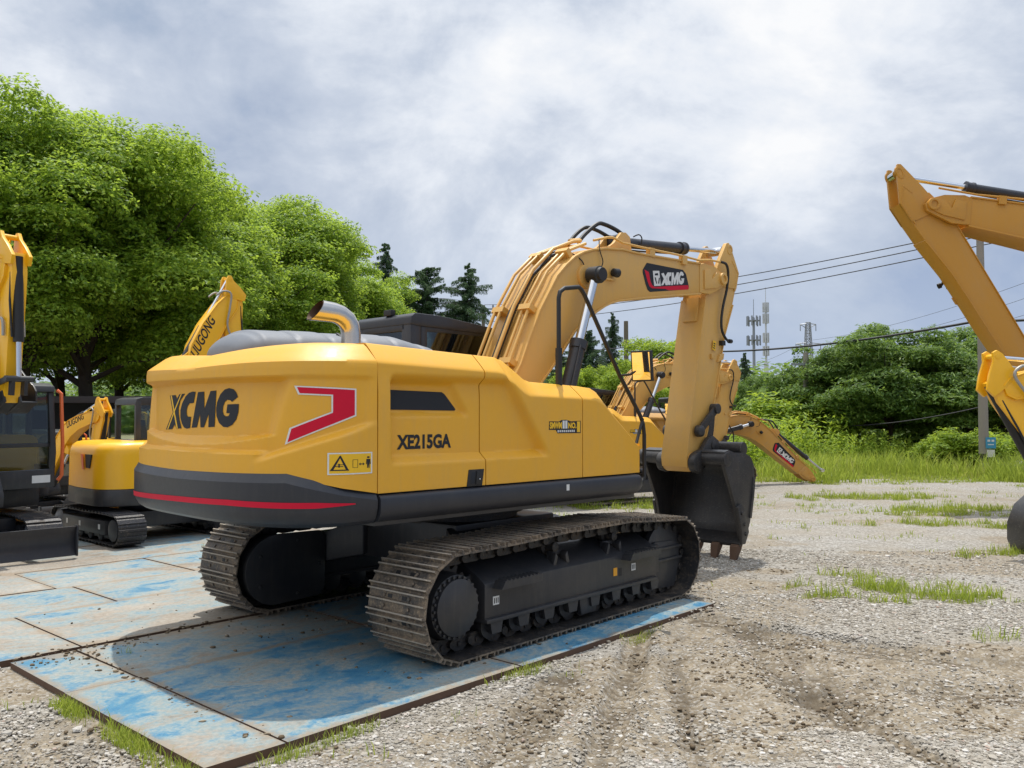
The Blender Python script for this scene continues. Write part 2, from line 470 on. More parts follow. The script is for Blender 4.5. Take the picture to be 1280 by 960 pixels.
BM_DEC = {'panel': [(2.837, 3.532), (3.22, 3.538), (3.614, 3.545), (3.684, 3.503), (3.748, 3.357), (3.736, 3.319), (2.897, 3.201), (2.848, 3.222), (2.81, 3.281), (2.754, 3.407), (2.754, 3.441)], 'red': [(2.788, 3.448), (2.875, 3.429), (2.913, 3.321), (2.942, 3.286), (2.996, 3.271), (3.341, 3.319), (3.732, 3.372), (3.745, 3.332), (3.72, 3.316), (3.299, 3.262), (3.217, 3.271), (2.936, 3.248), (2.888, 3.266), (2.849, 3.32)], 'box': [(2.958, 3.454), (3.093, 3.47), (3.124, 3.297), (2.986, 3.28)], 'b1': [(3.002, 3.427), (3.062, 3.44), (3.072, 3.414), (2.997, 3.405)], 'b2': [(2.992, 3.379), (3.017, 3.385), (3.046, 3.315), (3.028, 3.31)], 'b3': [(3.082, 3.386), (3.104, 3.389), (3.091, 3.32), (3.066, 3.317)], 'X': [(3.133, 3.442), (3.188, 3.457), (3.219, 3.419), (3.271, 3.473), (3.317, 3.478), (3.251, 3.399), (3.279, 3.322), (3.228, 3.315), (3.208, 3.347), (3.177, 3.31), (3.131, 3.304), (3.188, 3.386)], 'C': [(3.353, 3.482), (3.345, 3.437), (3.317, 3.433), (3.301, 3.411), (3.301, 3.387), (3.316, 3.371), (3.34, 3.373), (3.331, 3.328), (3.284, 3.326), (3.265, 3.353), (3.262, 3.406), (3.291, 3.451), (3.322, 3.478)], 'M': [(3.362, 3.482), (3.401, 3.488), (3.421, 3.418), (3.474, 3.498), (3.52, 3.503), (3.505, 3.355), (3.467, 3.35), (3.468, 3.418), (3.436, 3.347), (3.404, 3.343), (3.397, 3.41), (3.383, 3.335), (3.348, 3.33)], 'G': [(3.635, 3.485), (3.597, 3.468), (3.57, 3.478), (3.548, 3.457), (3.543, 3.426), (3.559, 3.403), (3.585, 3.413), (3.57, 3.435), (3.64, 3.446), (3.628, 3.393), (3.585, 3.364), (3.537, 3.362), (3.512, 3.392), (3.513, 3.441), (3.53, 3.491), (3.565, 3.519), (3.608, 3.515)]}

B0, B1, S2 = (.45, 1.75), (4.50, 3.53), (3.87, 1.20)          # pins: boom foot, boom tip, stick end
LP = (4.336, 1.861)                                           # link pin
BCB, BCT = (1.10, 1.58), (1.70, 3.24)                         # boom cylinder ends
ACB, ACT = (2.62, 3.775), (4.78, 3.955)                       # arm cylinder ends
KCB = (4.90, 3.42)                                            # bucket cylinder top

def exc_pose(swing=0., boom=0., stick=0., bucket=0.):
    S = Matrix.Rotation(swing, 4, 'Z')
    mb_ = S @ rotr(B0, boom); ms = mb_ @ rotr(B1, stick); mk = ms @ rotr(S2, bucket)
    p = dict(track=I4, upper=S, boom=mb_, stick=ms, bucket=mk)
    for sd, r in (('r', .42), ('l', -.42)):
        A = pin(S, BCB, r); B = pin(mb_, BCT, r)
        p['bc_b'+sd] = aim(A, B); p['bc_r'+sd] = aim(B, A)
    A = pin(mb_, ACB); B = pin(ms, ACT); p['ac_b'] = aim(A, B); p['ac_r'] = aim(B, A)
    A = pin(ms, KCB); B = pin(ms, LP); p['kc_b'] = aim(A, B); p['kc_r'] = aim(B, A)
    return p

def make_excavator_kit():
    K = Kit(); Y, BY, BK, CH = M['yellow'], M['boom_yellow'], M['black'], M['charcoal']
    # ---------------- undercarriage
    tops = [(1.2, .846), (.86, .872), (.3, .868), (-.04, .872), (-.6, .848)]
    at, L = track_path(-1.215, .435, .405, 1.70, .425, .392, tops, .031)
    N = round(L/.186); pitch = L/N
    shoe_me = shoe_mb(pitch, .60).mesh('track_shoe', [M['shoe'], M['rubber'], M['rib'], M['chain']])
    for sd in (1, -1):
        rc = 1.19*sd
        # chain: link plates, bosses
        mb = MB()
        for i in range(N):
            x, z, dx, dz = at(i*pitch); nx, nz = dz, -dx
            st = len(mb.v)
            for r in (-.085, .085):
                mb.prism([(-.10, -.125), (-.06, -.145), (.06, -.145), (.10, -.125), (.10, -.085), (.04, -.04), (-.04, -.04), (-.10, -.085)], r-.018, r+.018)
            mb.cyl((-.093, -.135, -.105), (-.093, .135, -.105), .032, 10)
            mb.cyl((-.0, -.112, -.09), (.0, .112, -.09), .022, 8)
            Mx = Matrix(((dx, 0, nx, x), (0, 1, 0, rc), (dz, 0, nz, z), (0, 0, 0, 1)))
            mb.xf(Mx, st)
        ci = K.part('crawler_track', mb, M['chain'], 'track', near=True)
        for i in range(N):
            x, z, dx, dz = at((i+.5)*pitch); nx, nz = dz, -dx
            Mx = Matrix(((dx, 0, nx, x), (0, -1, 0, -rc), (dz, 0, nz, z), (0, 0, 0, 1)))
            K.part('track_shoe', shoe_me, None, 'track', up=ci, M=Mx, near=True)
        mb2 = MB(); s1 = shoe_mb(pitch, .60, hole_shade=False)
        for i in range(N):
            x, z, dx, dz = at((i+.5)*pitch); nx, nz = dz, -dx
            st = len(mb2.v); mb2.add(s1.v, s1.f)
            mb2.xf(Matrix(((dx, 0, nx, x), (0, 1, 0, rc), (dz, 0, nz, z), (0, 0, 0, 1))), st)
        K.part('crawler_track', mb2, [M['shoe'], M['rubber'], M['rib'], M['chain']], 'track', far=True)
        # frame
        o = lambda r: r*sd
        mb = MB()
        mb.prismx([(o(1.40), .268), (o(1.40), .538), (o(1.30), .60), (o(1.14), .675), (o(.98), .675), (o(.98), .268)], -.92, 1.42)
        mb.prismx([(o(1.425), .250), (o(1.425), .280), (o(1.40), .284), (o(.97), .284), (o(.97), .250)], -.92, 1.40)
        mb.prism([(1.42, .55), (1.50, .575), (1.80, .565), (1.93, .52), (1.925, .33), (1.84, .115), (1.56, .13), (1.42, .25)], o(1.06), o(1.335))
        for z in (.505, .395): mb.box(1.36, 1.945, o(1.33), o(1.362), z-.012, z+.012)
        mb.box(1.36, 1.50, o(1.30), o(1.375), .30, .56)
        mb.prism([(-1.36, .34), (-1.28, .52), (-.9, .60), (-.9, .30)], o(1.02), o(1.26))
        for x0, x1 in ((-.08, .16), (.66, .93)):
            mb.prism([(x0, .53), (x0+.05, .665), (x1-.04, .665), (x1, .53), (x1-.045, .53), (x1-.07, .63), (x0+.075, .63), (x0+.045, .53)], o(1.26), o(1.29))
            mb.prism([(x0, .53), (x0+.05, .665), (x0+.075, .63), (x0+.045, .53)], o(1.29), o(1.36))
            mb.prism([(x1, .53), (x1-.04, .665), (x1-.07, .63), (x1-.045, .53)], o(1.29), o(1.36))
        fi = K.part('track_frame', mb, M['black'], 'track', bevel=.008)
        if sd > 0:
            mb = MB(); mb.box(.716, .772, 1.402, 1.4035, .372, .442); K.part('warning_label', mb, M['orange_label'], 'track', up=fi, near=True)
            for x, z in ((-.80, .405), (1.03, .415)):
                mb = MB(); mb.box(x-.034, x+.034, 1.4015, 1.403, z-.032, z+.032)
                mb.mi = 1
                for k in range(3): mb.box(x-.024+.02*k, x-.014+.02*k, 1.4032, 1.4036, z-.02, z+.02)
                K.part('data_label', mb, [M['white'], M['rubber']], 'track', up=fi, near=True)
            mb = MB(); mb.box(.80, .845, 1.398, 1.4015, .36, .43); K.part('lashing_hole_shade', mb, M['rubber'], 'track', up=fi, near=True)  # flat black plate paints the shade inside a hole; nothing is cut
        for x0, x1 in ((-.84, -.37), (.84, 1.34)):
            mb = MB(); mb.prism([(x0, .50), (x0+.04, .557), (x1, .557), (x1, .50)], o(1.40), o(1.50))
            for k in range(9): mb.prism([(x0+.05+k*.045, .557), (x0+.062+k*.045, .572), (x0+.075+k*.045, .557)], o(1.41), o(1.498))
            K.part('step', mb, M['black'], 'track', up=fi, near=True)
        for x in (-.02, .82):
            mb = MB(); mb.lathe((x+.03, o(.98), .70), (0, sd, 0), [(0, .04), (.01, .075), (.05, .075), (.06, .06), (.2, .06), (.21, .075), (.25, .075), (.26, .045), (.34, .04), (.35, 0)], 20)
            K.part('carrier_roller', mb, M['chain'], 'track', up=fi, near=True)
        for k in range(8):
            x = -.80+k*.31
            mb = MB(); mb.lathe((x, o(1.02), .208), (0, sd, 0), [(0, .05), (.01, .098), (.04, .098), (.05, .08), (.28, .08), (.29, .098), (.32, .098), (.325, .055), (.36, .05), (.365, 0)], 20)
            mb.prism([(x-.07, .255), (x-.05, .165), (x+.05, .165), (x+.07, .255)], o(1.385), o(1.41))
            K.part('track_roller', mb, M['black'], 'track', up=fi, near=True)
        mb = MB(); mb.prism([(.24, .26), (.27, .11), (.47, .11), (.50, .26)], o(1.35), o(1.39)); K.part('chain_guide', mb, M['black'], 'track', up=fi, near=True, bevel=.006)
        # drive
        mb = MB()
        mb.lathe((-1.215, o(.90), .42), (0, sd, 0), [(0, .30), (.18, .30), (.20, .24), (.40, .24), (.42, .232), (.485, .228), (.49, .205), (.52, .203), (.523, .198), (.523, 0)], 40)
        for k in range(26):
            a = 2*pi*k/26; mb.lathe((-1.215+.213*cos(a), o(1.385), .42+.213*sin(a)), (0, sd, 0), [(0, .012), (.022, .012), (.024, 0)], 6)
        di = K.part('final_drive', mb, M['black'], 'track')
        mb = MB(); pr = []
        for k in range(21*4):
            a = 2*pi*k/84; R = (.315, .315, .265, .265)[k % 4]; pr.append((-1.215+R*cos(a), .42+R*sin(a)))
        mb.prism(pr, o(1.165), o(1.215)); K.part('sprocket', mb, M['chain'], 'track', up=di, near=True)
        mb = MB(); mb.prism([(-1.215+.31*cos(a), .42+.31*sin(a)) for a in np.linspace(pi/2, 3*pi/2, 18)]+[(-.75, .13), (-.70, .2), (-.70, .66), (-.75, .72)], o(.86), o(.90))
        for x, z in ((-1.38, .55), (-1.38, .29), (-1.0, .66), (-1.0, .18), (-.76, .42)): mb.lathe((x, o(.862), z), (0, -sd, 0), [(0, .02), (.012, .018), (.014, 0)], 8)
        K.part('motor_cover', mb, M['black'], 'track', bevel=.008)
        mb = MB(); mb.lathe((1.70, o(1.06), .42), (0, sd, 0), [(0, .2), (.02, .31), (.07, .31), (.08, .25), (.18, .25), (.19, .31), (.24, .31), (.26, .2), (.26, 0)], 36)
        K.part('idler_wheel', mb, M['black'], 'track')
    mb = MB()
    mb.box(-.45, .85, -.62, .62, .48, .86)
    for sx, xa, xb in ((-1, -.75, -.30), (1, .70, 1.20)):
        for sd in (1, -1):
            mb.loft([[(xa+.25*(-sx), .55*sd, .50), (xb+.25*(-sx), .55*sd, .50), (xb+.25*(-sx), .55*sd, .84), (xa+.25*(-sx), .55*sd, .84)],
                     [(xa, .99*sd, .40), (xb, .99*sd, .40), (xb, .99*sd, .66), (xa, .99*sd, .66)]])
    K.part('car_body', mb, M['black'], 'track', bevel=.015)
    mb = MB(); mb.lathe((.12, 0, .84), (0, 0, 1), [(0, .60), (.06, .60), (.07, .66), (.13, .66), (.14, .60), (.20, .60)], 48)
    for k in range(48):
        a = 2*pi*k/48; mb.lathe((.12+.635*cos(a), .635*sin(a), .97), (0, 0, 1), [(0, .016), (.025, .016), (.026, 0)], 6)
    K.part('swing_ring', mb, M['chain'], 'track')
    # ---------------- upper structure
    mb = MB(); mb.prismz([(-1.75, -1.31), (1.17, -1.31), (1.17, 1.31), (-1.75, 1.31)], 1.035, 1.262)
    mb.prismz([(-1.95, -.9), (-1.7, -1.2), (-1.7, 1.2), (-1.95, .9)], 1.06, 1.3)
    K.part('turntable_deck', mb, M['black'], bevel=.01)
    mb = MB(); mb.prism([(-1.75, 1.263), (1.14, 1.263), (1.14, 1.47), (.66, 1.9), (-.3, 1.93), (-.55, 2.1), (-1.75, 2.14)], .40, 1.20)
    mb.box(-1.75, -.4, -1.30, .40, 1.263, 2.2); mb.box(-1.83, -1.70, -1.24, 1.24, 1.10, 2.19)  # black filler behind panel gaps; rear bulkhead added unseen to block leaking sun
    K.part('core_and_light_block', mb, M['rubber'])
    # counterweight casting
    mb = MB(); P = []; n = 190
    for i in range(n+1):
        w = -CW_W+2*CW_W*i/n; row = []; zs = skirt_top(w)-.012
        for j in range(96):
            z = zs+(2.105-zs)*j/95; x, r = cw_at(w, cw_inset(w, z)); row.append((x, r, z))
        ztop = lin(abs(w), [0, .6, 1.3, 1.75], [2.232, 2.258, 2.282, 2.290]); zbv = lin(abs(w), [0, .8, 1.75], [2.122, 2.140, 2.150])
        i0 = cw_inset(w, 2.104)
        for a, ins in ((0, .004), (.12, .018), (.35, .052), (.6, .09), (.85, .128), (1, .16)):
            x, r = cw_at(w, i0+ins); row.append((x, r, zbv+(ztop-.012-zbv)*a))
        for ins in (.25, .28, .4, .55):
            x, r = cw_at(w, ins); row.append((min(x, CW_X0), r, ztop-.002+(.002 if ins > .26 else -.003)))
        x, r = cw_at(w, .55); row.append((CW_X0, r*.6, ztop))
        P.append(row)
    e0 = [(CW_X0+.001, p[1]*.985, p[2]-.01) for p in P[0]]; e1 = [(CW_X0+.001, p[1]*.985, p[2]-.01) for p in P[-1]]
    mb.grid([e0]+P+[e1]); ci = K.part('counterweight', mb, Y)
    # its dark lower band
    mb = MB(); P = []
    prof = [(.16, 1.045), (.115, 1.05), (.060, 1.062), (.028, 1.085), (.006, 1.125), (-.004, 1.17), (-.006, None), (-.006, -1), (.026, -2), (.085, -2)]
    for i in range(n+1):
        w = -CW_W+2*CW_W*i/n; zs = skirt_top(w); zr = max(zs-.058, 1.2); row = []
        for ins, z in prof:
            zz = {None: zr-.004, -1: zr, -2: zs}.get(z, z)
            if ins == .085: zz = zs-.004
            x, r = cw_at(w, ins); row.append((x, r, zz))
        P.append(row)
    P = [[(CW_X0, p[1]*.97, p[2]) for p in P[0]]]+P+[[(CW_X0, p[1]*.97, p[2]) for p in P[-1]]]
    mb.grid(P); bi = K.part('lower_band', mb, CH, up=ci, angle=22)
    mb = MB(); P = []
    for i in range(121):
        w = -1.50+(1.545+1.50)*i/120; c = lin(w, [-1.5, -.85, .68, 1.545], [1.16, 1.168, 1.212, 1.208]); h = .019*min(1, (1.56-w)/.3+.15)
        row = []
        for k in (-1, 1):
            x, r = cw_at(w, -.0085 if c+k*h > 1.165 else -.0062); row.append((x, r, c+k*h))
        P.append(row)
    mb.grid(P); K.part('red_stripe', mb, M['red'], up=bi)
    def on_cw(mb, pts, off, step=.04):
        vs, fs = cut_poly(pts, step)
        mb.add([(*cw_at(w, cw_inset(w, z)-off), z) for w, z in vs], fs)
    mb = MB()
    for k in ('X', 'C', 'M', 'G'): on_cw(mb, CW_LET[k], .003)
    mb.mi = 1
    for k in ('s1', 's2'): on_cw(mb, CW_LET[k], .0042)
    K.part('lettering', mb, [M['decal_dark'], M['label_yellow']], up=ci)
    mb = MB()
    em = [(1.163, 1.983), (1.568, 1.966), (1.569, 1.784), (1.101, 1.596), (1.133, 1.706), (1.406, 1.812), (1.405, 1.916), (1.19, 1.925)]
    on_cw(mb, em, .003, .03); mb.mi = 1
    on_cw(mb, [(1.182, 1.974), (1.557, 1.957), (1.558, 1.791), (1.120, 1.612), (1.146, 1.700), (1.416, 1.806), (1.416, 1.925), (1.20, 1.934)], .0042, .03)
    K.part('emblem', mb, [M['white'], M['red']], up=ci)
    mb = MB()
    L0 = (1.373, 1.664, 1.402, 1.545)
    def lab(u, v): return (L0[0]+(L0[1]-L0[0])*u, L0[2]+(L0[3]-L0[2])*v)
    def lp(pts): return [lab(u, v) for u, v in pts]
    on_cw(mb, lp([(0, 0), (1, 0), (1, 1), (0, 1)]), .003); mb.mi = 1
    on_cw(mb, lp([(.035, .06), (.965, .06), (.965, .94), (.035, .94)]), .004); mb.mi = 2
    for t in ([(.05, .18), (.44, .18), (.44, .23), (.05, .23)], [(.05, .18), (.11, .18), (.275, .84), (.245, .86)], [(.44, .18), (.385, .18), (.235, .84), (.265, .88)],
              [(.16, .36), (.32, .36), (.32, .39), (.16, .39)], [(.2, .44), (.34, .44), (.34, .47), (.2, .47)], [(.22, .33), (.25, .33), (.25, .5), (.22, .5)],
              [(.52, .30), (.64, .30), (.64, .315), (.52, .315)], [(.52, .66), (.64, .66), (.64, .675), (.52, .675)], [(.52, .3), (.53, .3), (.53, .67), (.52, .67)], [(.63, .3), (.64, .3), (.64, .67), (.63, .67)],
              [(.66, .46), (.70, .53), (.70, .48), (.76, .48), (.76, .53), (.80, .46), (.76, .39), (.76, .44), (.70, .44), (.70, .39)],
              [(.835, .44), (.845, .68), (.945, .68), (.955, .44), (.935, .44), (.93, .6), (.925, .26), (.90, .26), (.895, .45), (.885, .26), (.865, .26), (.86, .6), (.855, .44)],
              [(.87, .72), (.92, .72), (.93, .76), (.92, .80), (.87, .80), (.86, .76)]):
        on_cw(mb, lp(t), .005)
    K.part('warning_label', mb, [M['white'], M['label_yellow'], M['decal_dark']], up=ci)
    # side panels
    pr = K.part('side_door', body_panel(-1.757, -.762), Y, label='engine side door with black grille and handle')
    pm = K.part('side_panel', body_panel(-.752, .370), Y)
    pf = K.part('storage_box', body_panel(.380, 1.200), Y)
    mb = MB(); P = []
    for j in range(31):
        t = j/30; r = 1.345-t*.99
        P.append([(1.203-.0*t, r, z) for z in np.linspace(1.262, zt(1.2)-.006, 6)])
    mb.grid(P); K.part('front_panel', mb, Y, up=pf)
    def on_side(mb, pts, off, step=.03):
        vs, fs = cut_poly(pts, step); mb.add([(x, side_r(x, z)+off, z) for x, z in vs], fs)
    mb = MB(); on_side(mb, [(-1.607, 1.967), (-1.10, 1.958), (-1.075, 1.945), (-.965, 1.832), (-.975, 1.822), (-1.606, 1.828)], .004)
    K.part('ventilation_grille', mb, M['decal_dark'], up=pr)
    mb = MB(); writing(mb, 'XE215GA', lambda u, v: (-1.545+.50*u, side_r(-1.3, 1.6)+.003, 1.548+.104*v), bold=.04)
    K.part('lettering', mb, M['decal_dark'], up=pr)
    mb = MB(); hx = -.865; hz = 1.322
    mb.prism([(hx-.088, hz-.062), (hx+.068, hz-.062), (hx+.088, hz+.062), (hx-.068, hz+.062)], 1.35, 1.366)
    mb.mi = 1; mb.prism([(hx-.055, hz-.045), (hx-.01, hz-.045), (hx+.002, hz+.045), (hx-.043, hz+.045)], 1.36, 1.3675)
    mb.mi = 0; mb.prism([(hx-.002, hz-.05), (hx+.05, hz-.05), (hx+.06, hz+.05), (hx+.01, hz+.05)], 1.36, 1.374)
    mb.mi = 2; mb.lathe((hx+.035, 1.372, hz-.01), (0, 1, 0), [(0, .010), (.005, .009), (.006, 0)], 10)
    K.part('door_handle', mb, [M['rubber'], M['decal_dark'], M['chrome']], up=pr, bevel=.003)
    mb = MB()
    x0, x1, z0, z1 = -.045, .345, 1.640, 1.735
    rr = side_r(.15, 1.7)
    mb.prism([(x0-.005, z0+.028), (x0, z1+.002), (x0+.12, z1), (x0+.15, z1+.012), (x0+.21, z1+.014), (x0+.27, z1), (x1+.005, z1+.004), (x1+.005, z0-.004), (x0+.1, z0-.002), (x0+.08, z0+.026)], rr, rr+.0015)
    mb.mi = 1
    writing(mb, 'SMWM', lambda u, v: (x0+.004+.15*u, rr+.0025, z0+.036+.055*v), bold=.05)
    writing(mb, 'NO.', lambda u, v: (x0+.232+.105*u, rr+.0025, z0+.036+.05*v), bold=.05)
    writing(mb, '1', lambda u, v: (x1-.045+.04*u, rr+.0025, z0+.004+.09*v), bold=.06)
    mb.mi = 2
    writing(mb, 'II', lambda u, v: (x0+.162+.06*u, rr+.0025, z0+.036+.066*v), bold=.05)
    for k in range(9): mb.box(x0+.10+.025*k, x0+.115+.025*k, rr+.002, rr+.0025, z0+.006, z0+.024)
    K.part('slogan_sticker', mb, [M['decal_dark'], M['label_yellow'], M['white']], up=pm)
    for sd in (1, -1):
        mb = MB(); o = lambda r: r*sd
        P = []
        pr_ = [(1.22, 1.055), (1.30, 1.060), (1.345, 1.075), (1.378, 1.105), (1.390, 1.14), (1.390, 1.215), (1.383, 1.236), (1.362, 1.250), (1.25, 1.255)]
        for x in list(np.linspace(-1.752, 1.12, 12))+[1.17, 1.205, 1.222, 1.226]:
            k = max(0, (x-1.12)/.106); s = 1-.5*k**3
            P.append([(x, o(1.39-(1.39-r)*(1+k*k*.3)-.03*k**3), 1.155+(z-1.155)*s) for r, z in pr_])
        mb.loft(P); si = K.part('side_skirt', mb, CH)
        if sd > 0:
            mb = MB(); mb.box(.135, .170, 1.3905, 1.392, 1.165, 1.215); K.part('data_label', mb, M['white'], up=si, near=True)
    mb = MB(); mb.box(-1.752, -.05, -1.36, -1.30, 1.262, 2.2); mb.box(-1.752, -.12, -1.30, .36, 2.19, 2.232)
    K.part('engine_hood', mb, Y, bevel=.03)
    mb = MB(); mb.box(-.4, .38, .32, .38, 1.263, 2.03); mb.box(.36, 1.19, .36, .40, 1.263, 1.55)
    K.part('inner_side_plate', mb, Y)
    # grey cover and exhaust
    mb = MB(); rings = []
    xs = [-2.2+.018*k for k in range(9)]+list(np.linspace(-2.03, -.36, 110))+[-.34+.018*k for k in range(8)]
    for i, x in enumerate(xs):
        t = (x+2.2)/(2.2-.214); e = min(1., (t/.09)**.42, ((1-t)/.08)**.42) if 0 < t < 1 else .02
        gq = ((x+2.2) % .31)-.155; bump = (1-.075*math.exp(-(gq/.022)**2)+.03*(1 if int((x+2.2-.155)/.31) % 2 else 0))*1.0
        h = (.215+.05*t if t < .75 else .2525-.42*(t-.75))*e*bump; wd = .40*(e**.6)
        ring = []
        for k in range(20):
            a = pi*k/19; ring.append((x, -.05+wd*cos(a), 2.225+h*max(sin(a), 0)**.6))
        rings.append(ring)
    mb.loft(rings); gi = K.part('engine_cover', mb, M['grey_cover'])
    for x0, zt_ in ((-1.30, 2.452), (-.98, 2.44), (-.72, 2.40)):
        for a in range(3):
            mb = MB(); mb.prismx([(.16, zt_-.005), (.16, zt_+.004), (.20, zt_-.012), (.25, zt_-.05), (.25, zt_-.062), (.20, zt_-.03)], x0+a*.045, x0+a*.045+.028)
            K.part('vent_slot', mb, M['rubber'], up=gi, near=True)
    mb = MB(); ctr = [(-1.40, .52, 2.24), (-1.40, .52, 2.42), (-1.412, .52, 2.475), (-1.445, .52, 2.522), (-1.50, .52, 2.555), (-1.56, .52, 2.57), (-1.72, .52, 2.575)]
    Pv = [Vector(p) for p in ctr]; rings = []; rin = []
    for i, p in enumerate(Pv):
        d = (Pv[min(i+1, 6)]-Pv[max(i-1, 0)]).normalized(); b = Vector((0, 1, 0)); u = d.cross(b)
        if i == 6: d = Vector((-1, 0, 0)); u = Vector((-.75, 0, -1.05))
        R = .076
        rings.append([tuple(p+(u*cos(2*pi*k/24)+b*sin(2*pi*k/24))*R) for k in range(24)])
        rin.append([tuple(p+(u*cos(2*pi*k/24)+b*sin(2*pi*k/24))*(R-.006)+(Vector((-.0015, 0, 0)) if i == 6 else Vector())) for k in range(24)])
    mb.loft(rings, cap=False); mb.mi = 1; mb.loft(rin, cap=False)
    K.part('exhaust_pipe', mb, [M['steel_pipe'], M['pipe_rust']])
    # cab
    mb = MB()
    roof = [(-.08, 2.66), (-.07, 2.74), (-.02, 2.775), (.3, 2.77), (1.02, 2.70), (1.14, 2.66), (1.15, 2.62), (.0, 2.65)]
    mb.prism(roof, -1.33, -.40)
    mb.box(-.07, -.0, -1.32, -1.19, 1.26, 2.68); mb.box(-.07, .06, -.56, -.41, 1.26, 2.68)
    mb.box(.06, .14, -.47, -.412, 1.26, 2.66); mb.box(1.03, 1.10, -.48, -.41, 1.26, 2.64); mb.box(1.03, 1.10, -1.32, -1.25, 1.26, 2.64); mb.box(.4, .46, -1.32, -1.28, 1.26, 2.66)
    mb.box(-.07, -.01, -1.2, -.5, 1.26, 2.36); mb.box(0, 1.08, -.48, -.41, 1.26, 1.78); mb.box(0, 1.08, -1.32, -1.28, 1.26, 1.6); mb.box(.1, 1.05, -.47, -.415, 2.60, 2.68)
    mb.box(-.07, -.02, -1.2, -.5, 2.60, 2.68)
    cb = K.part('cab', mb, M['charcoal'], bevel=.018)
    mb = MB(); mb.box(.13, 1.04, -.432, -.424, 1.76, 2.62); K.part('window', mb, M['glass'], up=cb)
    mb = MB(); mb.box(-.045, -.037, -1.2, -.55, 2.34, 2.62); K.part('window', mb, M['glass'], up=cb)
    mb = MB(); mb.box(1.06, 1.068, -1.27, -.46, 1.3, 2.64); K.part('windscreen', mb, M['glass'], up=cb)
    mb = MB(); mb.box(.02, 1.04, -1.305, -1.297, 1.58, 2.62); K.part('window', mb, M['glass'], up=cb)
    mb = MB(); mb.prism([(.12, 1.6), (.62, 1.6), (.64, 1.72), (.28, 1.74), (.2, 2.28), (.06, 2.28)], -1.1, -.68); K.part('seat', mb, M['seat'], up=cb, bevel=.03)
    mb = MB(); mb.box(-.06, .0, -.86, -.74, 2.77, 2.83); K.part('roof_vent', mb, M['rubber'], up=cb, near=True, bevel=.01)
    # filler, rail, mirror
    mb = MB(); mb.lathe((-.10, .62, 2.06), (0, 0, 1), [(0, .075), (.07, .075), (.071, 0)], 20); mb.mi = 1
    mb.lathe((-.10, .62, 2.132), (0, 0, 1), [(0, .09), (.02, .09), (.022, .06), (.035, .055), (.036, 0)], 20)
    K.part('filler_cap', mb, [Y, M['rubber']])
    mb = MB()
    mb.tube([(.256, 1.2, 2.03), (.256, 1.2, 2.35), (.256, 1.2, 2.36)], .030, 10)
    mb.tube([(.256, 1.2, 2.35), (.256, 1.2, 2.79), (.272, 1.2, 2.845), (.33, 1.2, 2.882), (.52, 1.2, 2.912), (.555, 1.2, 2.895), (.60, 1.2, 2.85), (1.093, 1.2, 2.162), (1.405, 1.21, 1.775), (1.445, 1.21, 1.70), (1.462, 1.21, 1.6), (1.463, 1.21, 1.2), (1.40, 1.21, 1.13), (1.2, 1.21, 1.13)], .0195, 10)
    mb.tube([(1.44, 1.21, 1.75), (1.25, 1.25, 1.45)], .015, 8)
    ri = K.part('handrail', mb, M['rubber'])
    mb = MB(); mb.tube([(1.10, 1.2, 2.15), (1.13, 1.30, 2.16), (1.16, 1.37, 2.2)], .012, 8)
    st = len(mb.v); mb.box(-.02, .02, -.102, .102, -.14, .14); Mx = Matrix.Translation((1.17, 1.405, 2.235)) @ Matrix.Rotation(radians(-10), 4, 'Z') @ Matrix.Rotation(radians(-6), 4, 'Y'); mb.xf(Mx, st)
    mi = K.part('mirror', mb, M['rubber'], bevel=.008)
    mb = MB(); mb.box(-.0235, -.0215, -.088, .088, -.125, .125); mb.xf(Mx); K.part('mirror_glass', mb, M['mirror'], up=mi)
    # ---------------- boom
    top = [(.36, 1.86), (.55, 2.02), (.725, 2.269), (.86, 2.55), (1.0, 2.817), (1.257, 3.189), (1.40, 3.32), (1.536, 3.421), (1.68, 3.488), (1.832, 3.535), (2.061, 3.580), (2.38, 3.612), (2.63, 3.608), (3.3, 3.635), (4.02, 3.665)]
    bot = [(4.02, 3.305), (3.3, 3.206), (2.63, 3.108), (2.30, 3.052), (2.15, 3.012), (2.03, 2.966), (1.901, 2.901), (1.715, 2.801), (1.534, 2.662), (1.284, 2.379), (1.15, 2.245), (1.021, 2.121), (.72, 1.80), (.55, 1.66), (.36, 1.66)]
    hw = lambda x: lin(x, [0, 1.8, 2.63, 4.02], [.285, .285, .262, .215])
    mb = MB(); bb = bot[::-1]
    mb.loft([[(tx_, -hw(tx_), tz_), (tx_, hw(tx_), tz_), (bx_, hw(bx_), bz_), (bx_, -hw(bx_), bz_)] for (tx_, tz_), (bx_, bz_) in zip(top, bb)])
    mb.strip([(x, z+.008) for x, z in top[1:]], lambda x: -hw(x)-.016, lambda x: hw(x)+.016, .022)
    mb.strip([(x, z-.008) for x, z in bot[:-2]], lambda x: -hw(x)-.016, lambda x: hw(x)+.016, .022)
    for sd in (1, -1):                                        # tip clevis, cylinder ears, reinforcing plates
        a, b = sorted((.165*sd, .225*sd))
        mb.prism([(4.0, 3.31), (4.0, 3.66), (4.10, 3.69), (4.36, 3.67), (4.53, 3.61), (4.60, 3.53), (4.57, 3.44), (4.47, 3.40), (4.24, 3.31)], a, b)
        a, b = sorted((.222*sd, .246*sd))
        mb.prism([(4.08, 3.36), (4.08, 3.60), (4.22, 3.62), (4.26, 3.50), (4.36, 3.60), (4.50, 3.60), (4.56, 3.53), (4.52, 3.46), (4.36, 3.40)], a, b)
        mb.lathe((B1[0], .17*sd, B1[1]), (0, sd, 0), [(0, .078), (.105, .078), (.107, .045), (.085, .045), (.085, 0)], 22)
        a, b = sorted((.085*sd, .125*sd))
